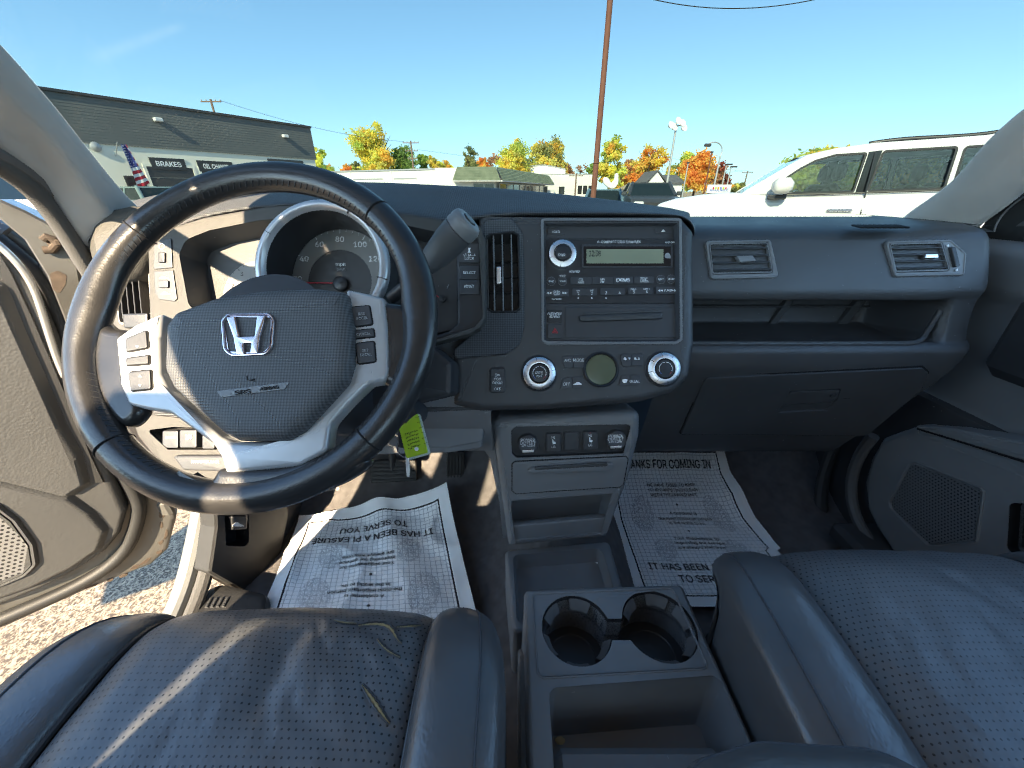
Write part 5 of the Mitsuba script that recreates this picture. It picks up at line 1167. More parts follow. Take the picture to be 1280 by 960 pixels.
# bright weather strip and the window frame
obj('weather_strip', tube(bez([DR.w(*DR.px(*p), .004) for p in ((-60, 262), (0, 306), (24, 330), (44, 362), (52, 384), (60, 410), (82, 470))], 40), .0055, 10), m('polished_strip', two(prin((.55, .54, .52), .12, .8, metallic=.7))), ddr, smooth=True)
ft = [DR.w(*DR.px(0, 296), -.03), DR.w(-.30, .62, -.10), DR.w(-.55, .74, -.13), DR.w(-1.1, .78, -.13)]
obj('window_frame', tube(bez(ft, 30), .018, 10), RUB, ddr)
obj('window_glass', grid(A([DR.w(-.05, .30, -.06), DR.w(-1.1, .34, -.06)], [DR.w(-.36, .64, -.11), DR.w(-1.1, .77, -.13)]).reshape(2, 2, 3)), GLASS, ddr, smooth=False)
# painted hinge face by the pillar, with the mirror bracket and worn paint
HP = Plane(WD(70, 330, .62), unit(A(.82, .57, 0)), A(0, 0, 1))
hpp = fillet(HP.pts([(-6, 247), (30, 263), (66, 282), (80, 294), (98, 332), (112, 410), (122, 480), (100, 480), (80, 400), (58, 345), (30, 300), (-6, 270)]), .004)
fen = obj('hinge_cover', solid(HP, hpp, [(0, -.05), (0, -.004), (.003, 0)]), BODY, cab, label='dusty painted body edge behind the driver door')
obj('latch_striker', cat(tube(HP.w(*np.array([HP.px(*p) for p in ((56, 300), (60, 296), (68, 299), (72, 305), (66, 312), (56, 312))]).T, .006), .006, 10), rbox(*(HP.w(*HP.px(70, 303), .004)), .02, .012, .012, .003)), RUST, cab)
c = HP.px(72, 352)
obj('rust_patch', slab(HP, fillet(HP.pts([(62, 342), (72, 338), (84, 344), (82, 356), (74, 368), (66, 362)]), .004), 0, .0006, .0003), RUST, cab)
D0 = D1.lift(-.002); g5 = np.random.default_rng(11); low = bez([A(*D0.px(*p), 0) for p in ((203, 644), (205, 660), (196, 688), (178, 704), (108, 733), (0, 783))], 60)[:, :2]
for i in range(0, 56, 4):
    c_ = low[i] + g5.normal(0, .003, 2); w_ = g5.uniform(.006, .016); t_ = low[i + 3] - low[i]; t_ /= np.linalg.norm(t_); n_ = A(-t_[1], t_[0])
    pts_ = np.array([c_ + t_ * math.cos(q) * w_ * g5.uniform(.7, 1.3) + n_ * math.sin(q) * .0045 * g5.uniform(.5, 1.4) for q in np.arange(9) * K / 9])
    obj('rust_patch', slab(D0, pts_, -.001, .003, .0003), RUST, ddr)

# bits of litter
for lb, p_, mt, sz in (('tiny white crumb lying in the floor tray', (746, 704), INK, .0025), ('tiny white crumb on the passenger carpet beside the mat', (950, 660), INK, .003), ('scrap of dry yellow leaf in the left end of the open bin', (700, 927), FOAM, .006)):
    q = WZ(*p_, (-.662 if 'tray' in lb else -.775 if 'carpet' in lb else -.583))
    cm = trimesh.creation.icosphere(1, sz); cm.vertices *= A(1, .7, .25) if 'leaf' in lb else A(1, .8, .5) * (1 + .4 * (meshkit.noise(cm.vertices * 700, 3)[:, None] - .5)); cm.apply_translation(q + A(0, 0, sz * .45))
    obj('crumb' if 'crumb' in lb else 'leaf_scrap', cm, mt, smooth=False, label=lb, cat_='crumb' if 'crumb' in lb else 'leaf')
# ------------------------------------------------------------------ the car park and what stands round it
def f_asph(p, n, uv):
    g = noise(p.x * 230, p.y * 230, 1.0); g2 = noise(p.x * 110, p.y * 110, 4.0); b = fbm(p.x * .8, p.y * .8, 2.0, 4)
    c = mix((.075, .062, .050), (.36, .29, .21), smoothstep(.2, .85, g * .6 + g2 * .4))
    return c * (.8 + .4 * b)
ASPH = m('asphalt', two(prin(mikit.proc(f_asph), .9, .2)))
gm_ = trimesh.Trimesh([[-2500, -2500, 0], [2500, -2500, 0], [2500, 2500, 0], [-2500, 2500, 0]], [[0, 1, 2], [0, 2, 3]])
obj('asphalt', gm_, ASPH, kind='structure')
CREAM = m('cream_wall', two(prin(tinted((.80, .77, .66), (.88, .85, .74), .8), .8, .2)))
WHITE = m('white_wall', two(prin(tinted((.70, .70, .68), (.78, .78, .76), .5), .75, .2)))
SIDE = m('grey_siding', two(prin(tinted((.115, .125, .125), (.15, .16, .158), .9), .7, .3)))
DARKM = m('dark_metal', two(prin((.05, .05, .052), .5)))
GPANE = m('building_glass', two(prin((.03, .035, .04), .08, .9)))
SHING = m('green_shingle', two(prin(tinted((.12, .15, .10), (.24, .27, .19), 2.2), .9, .2)))
WPAINT = m('white_paint', two(prin((.70, .70, .70), .25, .5, clearcoat=.6)))
WOODP = m('pole_wood', two(prin(tinted((.16, .11, .085), (.24, .17, .13), 3), .9, .2)))
STEELP = m('pole_rust', two(prin(tinted((.15, .065, .045), (.21, .095, .065), 4), .75, .3)))
GALV = m('galvanised', two(prin((.45, .46, .46), .45, .5, metallic=.4)))
ZA = A(0, 0, 1)

# ---- service building on the left
HB = 5.0
qr, ql = WZ(386, 160, HB - CZ), WZ(50, 112, HB - CZ)
ub = unit(A(*(qr - ql)[:2], 0)); FB = Plane(A(qr[0], qr[1], 0), ub, ZA)
bld = thing('service_building', 'long low garage building with dark grey siding above a cream wall', 'building')
LB = -(np.linalg.norm((qr - ql)[:2]) + 14)
zs = FB.px(110, 178.8)[1]
dn = -FB.n
body = [FB.w(LB, 0, -9), ]
obj('wall', slab(FB, A([LB, 0], [-.02, 0], [-.02, HB - .3], [LB, HB - .3]), -11, 0, .01), CREAM, bld, smooth=False)
nl = 15; hs = (HB - zs) / nl
for k in range(nl):
    z0, z1 = zs + k * hs, zs + (k + 1) * hs
    P = A([LB, z0, .066], [.06, z0, .066], [.06, z1, .055], [LB, z1, .055], [LB, z0, .05], [.06, z0, .05])
    V = FB.w(P[:, 0], P[:, 1], P[:, 2]); f = [[0, 1, 2], [0, 2, 3], [4, 1, 0], [4, 5, 1], [1, 5, 2]]
    V2 = FB.w(A(.06, .06, .06, .06), A(z0, z1, z1, z0), A(.066, .055, -11, -11))
    obj('siding_board', cat(trimesh.Trimesh(V, f, process=False), trimesh.Trimesh(V2, [[0, 3, 2], [0, 2, 1]], process=False)), SIDE, bld, smooth=False)
obj('roof_cap', slab(FB, A([LB, HB - .02], [.1, HB - .02], [.1, HB + .10], [LB, HB + .10]), -11, .14, .02), DARKM, bld)
def wallbox(pts, h0, h1, mat, nm, par, pl, b=.01): return obj(nm, slab(pl, pl.pts(pts), h0, h1, b), mat, par, smooth=False)
def xs_(px): return FB.px(px, 210)[0]
a0 = FB.px(182, 207.8)
def rect(pl, x0, z0, x1, z1): return A([x0, z0], [x1, z0], [x1, z1], [x0, z1])
for (x0, x1, z1) in ((a0[0], xs_(240), a0[1]), (xs_(250), xs_(318), a0[1])):
    d_ = obj('garage_door', slab(FB, rect(FB, x0, 0, x1, z1), -.01, .015, .004), DARKM, bld, smooth=False)
    for k in range(1, 5): obj('door_joint', slab(FB, rect(FB, x0, z1 * k / 5 - .02, x1, z1 * k / 5 + .02), .0, .03, .008), SIDE, d_, smooth=False)
    obj('door_frame', solid(FB, rect(FB, x0 - .12, -.0, x1 + .12, z1 + .12), [(0, -.01), (0, .05)], [rect(FB, x0, .001, x1, z1)]), CREAM, d_, smooth=False)
w0, w1 = FB.px(157.5, 222), FB.px(178.8, 241)
obj('window', slab(FB, rect(FB, w0[0], .25, FB.px(177, 222)[0], w0[1]), -.01, .02, .005), GPANE, bld, smooth=False)
obj('window_frame', solid(FB, rect(FB, w0[0] - .08, .17, FB.px(177, 222)[0] + .08, w0[1] + .08), [(0, -.01), (0, .05)], [rect(FB, w0[0], .25, FB.px(177, 222)[0], w0[1])]), DARKM, bld, smooth=False)
r0, r1 = FB.px(333.5, 197.5), FB.px(378, 200)
obj('recess_door', slab(FB, rect(FB, r0[0], 0, r1[0], r1[1] - .05), -.01, .03, .01), DARKM, bld, smooth=False)
for (xa, ya, xb, yb), s_, wd in (((185, 196.4, 231, 204.4), 'BRAKES', 30), ((244.7, 200.2, 290, 206.4), 'OIL CHANGE', 40)):
    p0_, p1_ = FB.px(xa, ya), FB.px(xb, yb - .2); h_ = .52
    sgn = obj('sign', slab(FB, rect(FB, p0_[0], p0_[1] - h_, p1_[0], p0_[1]), 0, .06, .01), m('sign_board', two(prin((.03, .033, .036), .5))) if s_ == 'BRAKES' else 'material_sign_board', bld, smooth=False, label='black sign board reading ' + s_)
    t_ = meshkit.text_mesh(s_, .21, .01, True); v = t_.vertices.copy(); v[:, :2] -= (v[:, :2].min(0) + v[:, :2].max(0)) / 2
    v[:, 0] *= (p1_[0] - p0_[0]) * .72 / np.ptp(v[:, 0])
    obj('lettering', trimesh.Trimesh(FB.w(v[:, 0] + (p0_[0] + p1_[0]) / 2, v[:, 1] + p0_[1] - h_ / 2, .061 + v[:, 2]), t_.faces, process=False), INK, sgn, smooth=False)
for i, (px_, py_) in enumerate(((195.5, 150), (354.5, 170.5))):
    c = FB.px(px_, py_)
    o_ = FB.w(c[0], c[1], .17)
    lm = bar(FB.w(c[0] - .17, c[1], .18), FB.w(c[0] + .17, c[1], .18), .24, .16, bev=.03)
    obj('wall_lamp', lm, WPAINT, bld, label='white wall lamp on the grey siding')
c = FB.px(119, 183.5)
obj('wall_hood', lathe(FB, *c, [(.20, 0), (.19, .08), (.12, .13), (.01, .15)], 24), GALV, bld)
# flag on a short staff
flg = thing('flag', 'small striped flag hanging from a short staff on the cream wall', 'flag')
c = FB.px(139.5, 182); top = FB.w(c[0], c[1], .75)
obj('staff', tube([FB.w(c[0], c[1] - .4, .0), top + ZA * .1], .02, 8), GALV, flg)
FUL = {'r': m('flag_red', two(prin((.45, .03, .05), .8, .2))), 'w': m('flag_white', two(prin((.75, .75, .75), .8, .2))), 'b': m('flag_blue', two(prin((.03, .05, .22), .8, .2)))}
FH, FWD = 1.75, .62
def fpt(u, v):       # u across, v down the hanging cloth
    s_ = .10 + u * FWD * (.35 + .65 * v) ; return FB.w(c[0] + s_ * .9, c[1] + .02 - v * FH * (1 - .12 * u), .74 + .07 * math.sin(u * 9 + v * 3))
def fmesh(u0, u1, v0, v1, off=0.0):
    G_ = np.array([[fpt(u, v) + FB.n * off for u in np.linspace(u0, u1, 6)] for v in np.linspace(v0, v1, 8)]); return grid(G_)
for k in range(13):
    v0, v1 = k / 13, (k + 1) / 13
    if k < 7: obj('stripe', fmesh(.62, 1, v0, v1) if False else fmesh(.78, 1, v0, v1), FUL['r' if k % 2 == 0 else 'w'], flg, smooth=True)
    else: obj('stripe', fmesh(0, 1, v0, v1), FUL['r' if k % 2 == 0 else 'w'], flg, smooth=True)
obj('canton', fmesh(0, .78, 0, 7 / 13), FUL['b'], flg, smooth=True)
stars = [lathe(Plane(fpt((j + .5 + .5 * (i % 2)) / 5 * .72, (i + .6) / 9 * .52) + FB.n * .012, FB.u, FB.v), 0, 0, [(.018, 0), (.0001, .002)], 6) for i in range(9) for j in range(4)]
obj('stars', cat(*stars), FUL['w'], flg, smooth=False, kind='stuff')

# ---- white garages and the showroom with the green mansard
gar = thing('white_garage', 'long white garage row with flat roof beyond the car park', 'building')
HW = 4.2; qa, qb = WZ(380, 215.3, HW - CZ), WZ(552.5, 210.6, HW - CZ)
ug = unit(A(*(qb - qa)[:2], 0)); FG = Plane(A(qb[0], qb[1], 0), ug, ZA); LG = -np.linalg.norm((qb - qa)[:2]) - 6
obj('wall', slab(FG, rect(FG, LG, 0, 0, HW - .12), -12, 0, .01), WHITE, gar, smooth=False)
obj('roof_edge', slab(FG, rect(FG, LG - .1, HW - .12, .1, HW + .06), -12.1, .15, .01), GALV, gar, smooth=False)
for pa, pb_ in ((395, 430), (442, 478), (493, 520)):
    x0, x1 = FG.px(pa, 222)[0], FG.px(pb_, 222)[0]
    g_ = obj('garage_door', slab(FG, rect(FG, x0, 0, x1, 2.95), 0, .04, .01), WHITE, gar, smooth=False)
    obj('door_head', slab(FG, rect(FG, x0 - .1, 2.98, x1 + .1, 3.14), 0, .10, .01), GALV, g_, smooth=False)
    for k in range(1, 4): obj('door_joint', slab(FG, rect(FG, x0, k * .74 - .02, x1, k * .74 + .02), .03, .055, .005), GALV, g_, smooth=False)
for px_ in (438.6, 490, 540): obj('downpipe', slab(FG, rect(FG, FG.px(px_, 220)[0] - .08, 0, FG.px(px_, 220)[0] + .08, HW - .15), 0, .12, .02), WHITE, gar, smooth=False)
show = thing('showroom', 'white showroom with green shingled mansard roof and wide windows', 'building')
YS = 57.0
s0, s1 = WY(571.5, 209, YS), WY(620, 208.4, YS); s2 = WZ(686, 219.3, s1[2] - CZ)
ZT = s1[2]; ZE = WY(600, 225.3, YS)[2]
P0, P1, P2 = A(s0[0], YS, 0), A(s1[0], YS, 0), A(s2[0], s2[1], 0)
F1 = Plane(P0, A(1, 0, 0), ZA); F2 = Plane(P1, unit(P2 - P1), ZA); L1, L2 = P1[0] - P0[0], np.linalg.norm(P2 - P1)
ctr = (P0 + P1 + P2) / 3 + A(-3, 18, 0)
base = A([P0[0] - 3, YS + .5], [P1[0] - .3, YS + .5], [P2[0] - .6, P2[1]], [P2[0] - 14, P2[1] + 6], [P0[0] - 3, P2[1]])
gp = Plane(A(0, 0, 0), A(1, 0, 0), A(0, 1, 0))
obj('wall', slab(gp, base, 0, ZT - .1, .02), WHITE, show, smooth=False)
# shingle courses, each a strip that overhangs the next
n2_ = F2.n
def course(Fp, L, k, n):
    f0, f1 = k / n, (k + 1.15) / n
    o0, o1 = 1.1 * (1 - f0), 1.1 * (1 - min(f1, 1))
    z0, z1 = ZE + (ZT - ZE) * f0, ZE + (ZT - ZE) * min(f1, 1)
    e0, e1 = o0 * .5, o1 * .5
    V = Fp.w(A(-e0, L + e0, L + e1, -e1, -e0, L + e0), A(z0, z0, z1, z1, z0, z0), A(o0 + .05, o0 + .05, o1, o1, o0 - .02, o0 - .02))
    return trimesh.Trimesh(V, [[0, 1, 2], [0, 2, 3], [4, 5, 1], [4, 1, 0]], process=False)
for Fp, L in ((F1, L1), (F2, L2)):
    for k in range(8): obj('shingle_course', course(Fp, L, k, 8), SHING, show, smooth=False)
    obj('fascia', slab(Fp, rect(Fp, -.6, ZE - .16, L + .6, ZE), -.4, 1.05, .02), WHITE, show, smooth=False)
def pane(Fp, x0, x1, z0, z1):
    w_ = obj('window', slab(Fp, rect(Fp, x0, z0, x1, z1), -.02, .03, .01), GPANE, show, smooth=False)
    obj('frame', solid(Fp, rect(Fp, x0 - .09, z0 - .09, x1 + .09, z1 + .09), [(0, -.02), (0, .09)], [rect(Fp, x0, z0, x1, z1)]), GALV, w_, smooth=False)
F1b, F2b = F1.lift(-.48), F2.lift(-.05)
for a, b in ((592, 604), (605.5, 617)): pane(F1b, F1.px(a, 230)[0], F1.px(b, 230)[0], .7, ZE - .45)
e_ = np.linspace(1.2, L2 - .8, 10)
for a, b in zip(e_, e_[1:]): pane(F2b, a + .12, b - .12, .6, ZE - .4)
bk2 = thing('white_block', 'plain white flat-roofed block right of the green mansard roof', 'building')
q0, q1 = WY(684, 218, 90), WY(748, 219, 92)
F3 = Plane(A(q0[0], 90, 0), unit(A(q1[0] - q0[0], 2, 0)), ZA); W3_ = np.linalg.norm((q1 - q0)[:2])
obj('wall', slab(F3, rect(F3, -1, 0, W3_, q0[2]), -10, 0, .02), WHITE, bk2, smooth=False)
obj('roof_edge', slab(F3, rect(F3, -1.05, q0[2], W3_ + .05, q0[2] + .15), -10.1, .06, .02), GALV, bk2, smooth=False)
for a in (698.5, 722, 728.5, 735):
    x0 = F3.px(a, 240)[0]; obj('window', slab(F3, rect(F3, x0, .9, x0 + (1.2 if a < 700 else .9), 2.3 if a < 700 else 2.5), 0, .04, .01), GPANE, bk2, smooth=False)
bk3 = thing('white_workshop', 'white upper block behind the showroom roof', 'building')
q0, q1 = WY(643, 209.3, 100), WY(707, 209.3, 100)
F4 = Plane(A(q0[0], 100, 0), A(1, 0, 0), ZA)
gpoly = A([0, 0], [q1[0] - q0[0], 0], [q1[0] - q0[0], q0[2] - .4], [(q1[0] - q0[0]) * .6, WY(683, 206.6, 100)[2]], [0, q0[2]])
obj('wall', slab(F4, gpoly, -10, 0, .02), WHITE, bk3, smooth=False)
obj('roof_edge', tube(F4.w(gpoly[2:, 0], gpoly[2:, 1] + .05, .05), .12, 6), GALV, bk3)
obj('chimney', slab(F4, rect(F4, 1.5, q0[2], 2.0, q0[2] + 1.2), -1, -.4, .02), GALV, bk3)
# ---- small houses
hs_ = thing('white_house', 'white house with dark roof and pointed gable behind the parked cars', 'house')
F5 = Plane(A(0, 70, 0), A(1, 0, 0), ZA)
ga = F5.pts([(808.5, 228), (833, 228), (821.6, 214.2)])
obj('gable', slab(F5, np.vstack([A([ga[0][0] + .3, 0], [ga[1][0] - .3, 0]), ga[1] - A(.3, 0), ga[2], ga[0] + A(.3, 0)]), -6, 0, .01), WHITE, hs_, smooth=False)
ROOFD = m('dark_roof', two(prin(tinted((.07, .075, .085), (.12, .125, .135), 2), .9)))
ROOFT = m('tan_roof', two(prin(tinted((.24, .20, .13), (.34, .29, .2), 2), .9)))
for a, b in ((0, 2), (1, 2)):
    u_ = ga[b] - ga[a]; nn_ = A(-u_[1], u_[0]); nn_ = nn_ / np.linalg.norm(nn_); nn_ = nn_ if nn_[1] > 0 else -nn_
    obj('roof', slab(F5, np.array([ga[a] - u_ * .06, ga[b], ga[b] + nn_ * .2, ga[a] + nn_ * .2 - u_ * .06]), -6.2, .25, .01), ROOFD, hs_, smooth=False)
r_ = F5.pts([(833, 228), (858.5, 228), (856, 217.5), (828, 216)])
obj('side_wing', slab(F5, rect(F5, ga[1][0] - .4, 0, r_[1][0] - .3, r_[0][1]), -6, -1, .01), WHITE, hs_, smooth=False)
wing = np.array([F5.w(r_[0][0] - 1, r_[0][1], -.6), F5.w(r_[1][0], r_[1][1], -.6), F5.w(r_[2][0], r_[2][1], -3.4), F5.w(r_[3][0], r_[2][1], -3.4)])
obj('roof', trimesh.convex.convex_hull(np.vstack([wing, wing - A(0, 0, .2), A([*wing[0][:2] + A(0, 5.5), wing[0][2]], [*wing[1][:2] + A(0, 5.5), wing[1][2]])])), ROOFD, hs_, smooth=False)
h2_ = thing('low_house', 'low white house with tan roof, left of the pointed gable', 'house')
F6 = Plane(A(0, 62, 0), A(1, 0, 0), ZA); r_ = F6.pts([(786, 236), (820, 236), (817, 228.5), (793, 228.5)])
obj('wall', slab(F6, rect(F6, r_[0][0] + .3, 0, r_[1][0] - .3, r_[0][1]), -7, 0, .01), WHITE, h2_, smooth=False)
obj('window', slab(F6, rect(F6, r_[0][0] + 1.2, .9, r_[0][0] + 2.1, 1.8), 0, .03, .01), GPANE, h2_, smooth=False)
obj('roof', trimesh.convex.convex_hull(np.vstack([F6.w(r_[:2, 0], r_[:2, 1], .5), F6.w(r_[:2, 0], r_[:2, 1] - .15, .5), F6.w(r_[2:, 0], r_[2:, 1], -3), F6.w(r_[:2, 0], r_[:2, 1], -7)])), ROOFT, h2_, smooth=False)

# ---- poles
def pole(nm, label, cat_, px_, row_top, y, r0, mat, arms=(), taper=.75, extra=0):
    k = thing(nm, label, cat_); tp = WY(px_, row_top, y); b = A(tp[0], y, 0)
    obj('post', tube([b, b * .5 + (tp + A(0, 0, extra)) * .5, tp + A(0, 0, extra)], [r0, r0 * (1 + taper) / 2, r0 * taper], 12), mat, k)
    return k, tp + A(0, 0, extra)
k, tp = pole('lamp_post', 'tall rust-brown post in front of the white block, cut by the top of the picture', 'lamp post', 757.5, 60, 12, .078, STEELP, taper=.85, extra=2.4)
obj('bracket', bar(tp + A(-.5, 0, 0), tp + A(.5, 0, 0), .08, .08), STEELP, k); obj('lamp_head', rbox(*(tp + A(.6, 0, 0)), .5, .3, .14, .03), DARKM, k)
obj('collar', ring_tube(A(tp[0], 12, 2.0), A(1, 0, 0), A(0, 1, 0), .082, .012, 20, 6), STEELP, k)
k, tp = pole('floodlight_mast', 'pale steel mast with a cluster of white floodlights above the pointed gable', 'light mast', 845.3, 158, 45, .13, GALV)
for dx, dz in ((-.55, .1), (.1, .45), (.55, .25), (.75, -.1), (-.2, -.05)):
    obj('floodlight', lathe(Plane(tp + A(dx, -.2, dz), unit(A(1, .4, 0)), A(0, .4, .9)), 0, 0, [(.14, -.3), (.3, -.1), (.36, 0), (.01, .02)], 16), WPAINT, k)
obj('crossbar', bar(tp + A(-.8, 0, 0), tp + A(.9, 0, .1), .1), GALV, k)
k, tp = pole('street_lamp', 'double-headed curved street lamp above the white notice board', 'street lamp', 900.5, 195, 48, .11, GALV)
for sx, nm in ((-1, 'arm'),):
    q = bez([tp, tp + A(-.05, 0, .8), tp + A(-.7, 0, 1.25), tp + A(-1.5, 0, 1.1)], 16); obj('arm', tube(q, .06, 8), GALV, k)
obj('lamp_head', rbox(*(tp + A(-1.6, 0, 1.0)), .7, .35, .3, .08), DARKM, k)
for px_, top_, bot in ((860.3, 203.5, 1), (890, 190, 1), (908.3, 205.5, 1), (914, 208.5, 1)):
    k, tp = pole('lamp_post', {860.3: 'thin pale post beside the orange tree, right of the floodlight mast', 890: 'thin brown post just left of the curved street lamp', 908.3: 'first thin post right of the curved street lamp', 914: 'second thin post right of the curved street lamp'}[px_], 'lamp post', px_, top_, 60, .10, GALV if px_ != 890 else STEELP)
    obj('lamp_head', rbox(*(tp + A(.35 if px_ > 900 else 0, 0, 0)), .9 if px_ > 900 else .35, .3, .18, .04), DARKM, k)
wires = []
def upole(label, px_, top_, y, r_, arms, rows_=((0.3, 1.1),)):
    k, tp = pole('utility_pole', label, 'utility pole', px_, top_, y, r_, WOODP)
    for dz, w_ in rows_:
        obj('crossarm', bar(tp + A(-w_, 0, -dz), tp + A(w_, 0, -dz), .14, .12), WOODP, k)
        for s_ in (-1, -.5, .5, 1): obj('insulator', lathe(Plane(tp + A(w_ * s_ * .92, 0, -dz + .06), A(1, 0, 0), A(0, 1, 0)), 0, 0, [(.06, 0), (.08, .1), (.03, .2)], 8), GALV, k)
    return tp
u1 = upole('wooden utility pole rising behind the grey garage roof', 263, 124, 60, .17, None, ((.25, 1.3),))
u2 = upole('wooden utility pole before the green tree, three crossarms', 513.3, 176, 78, .17, None, ((.3, 1.4), (1.5, 1.1), (2.7, .8)))
u3 = upole('far utility pole right of the maroon tree', 934.6, 214, 95, .16, None, ((.3, 1.2),))
u4 = upole('short utility pole in front of the white block', 720.5, 216.5, 75, .15, None, ((.4, 1.2),))
def wire(label, a, b, sag, r=.02):
    t_ = np.linspace(0, 1, 30)[:, None]; q = a + (b - a) * t_; q[:, 2] -= 4 * sag * (t_ * (1 - t_))[:, 0]
    obj('overhead_wire', tube(q, r, 5), BLK, label=label, cat_='wire')
wire('overhead wire between the two wooden utility poles on the left', u1 + A(1.1, 0, -.1), u2 + A(-1.2, 0, -.1), .8, .022)
wire('overhead wire sagging at the top edge of the picture', WY(770, -14, 12), WY(1050, -8, 12), .30, .010)
wire('overhead wire from the far pole past the white vehicle', u3 + A(-1, 0, -.1), u2 + A(1.2, 0, -1.3), 1.2, .02)
wire('overhead wire running right of the far utility pole', u3 + A(1, 0, 0), A(40, 120, 10.5), .8, .02)

# ---- notice board and rooster
nb = thing('notice_board', 'white notice board on posts reading AVAILABLE, beside the white car hood', 'sign')
FN = Plane(A(0, 22, 0), A(1, 0, 0), ZA); npx = FN.pts([(883, 241.5), (912.6, 241.5), (912.8, 230.8), (883.4, 230.8)])
x0, z0, x1, z1 = npx[0][0], npx[0][1], npx[1][0], npx[2][1]
obj('board', slab(FN, rect(FN, x0, z0, x1, z1), -.06, 0, .01), WPAINT, nb, smooth=False)
for x in (x0 + .15, x1 - .15): obj('post', bar(FN.w(x, 0, -.12), FN.w(x, z1, -.12), .08), GALV, nb)
cols = [RED, TAG, m('sign_orange', two(prin((.7, .3, .03), .5))), BLUE, TAG, RED]
for i in range(6):
    xx = x0 + (x1 - x0) * (.22 + .105 * i)
    obj('letter_block', slab(FN, rect(FN, xx, z1 - .22, xx + (x1 - x0) * .06, z1 - .11), 0, .006, .002), cols[i], nb, smooth=False)
t_ = meshkit.text_mesh('AVAILABLE', .12, .004, True); v = t_.vertices.copy(); v[:, :2] -= (v[:, :2].min(0) + v[:, :2].max(0)) / 2; v[:, 0] *= (x1 - x0) * .78 / np.ptp(v[:, 0])
obj('lettering', trimesh.Trimesh(FN.w(v[:, 0] + (x0 + x1) / 2, v[:, 1] + z0 + (z1 - z0) * .38, .001 + v[:, 2]), t_.faces, process=False), BLUE, nb, smooth=False)
FR = Plane(A(0, 38, 0), A(1, 0, 0), ZA)
def rc(L): return fillet(FR.pts([(740 + x / 5.82, 140 + y / 5.82) for x, y in L]), .06)
rooster = thing('rooster_statue', 'large white rooster statue in front of the yellow-green tree', 'statue')
rpts = [(118, 552), (84, 520), (80, 490), (92, 472), (112, 474), (130, 490), (138, 512), (152, 512), (162, 494), (166, 470), (168, 452), (182, 442), (196, 448), (192, 460), (200, 466), (194, 474), (196, 500), (192, 525), (176, 548), (160, 560), (140, 562)]
obj('body', solid(FR, rc(rpts), [(.08, -.32), (.02, -.26), (0, -.16), (.02, -.06), (.08, 0)]), WPAINT, rooster, smooth=60)
for x in (138, 156): p_ = FR.px(740 + x / 5.82, 140 + 558 / 5.82); obj('leg', tube([FR.w(p_[0], p_[1], -.16), FR.w(p_[0], 0, -.16)], .05, 8), GALV, rooster)

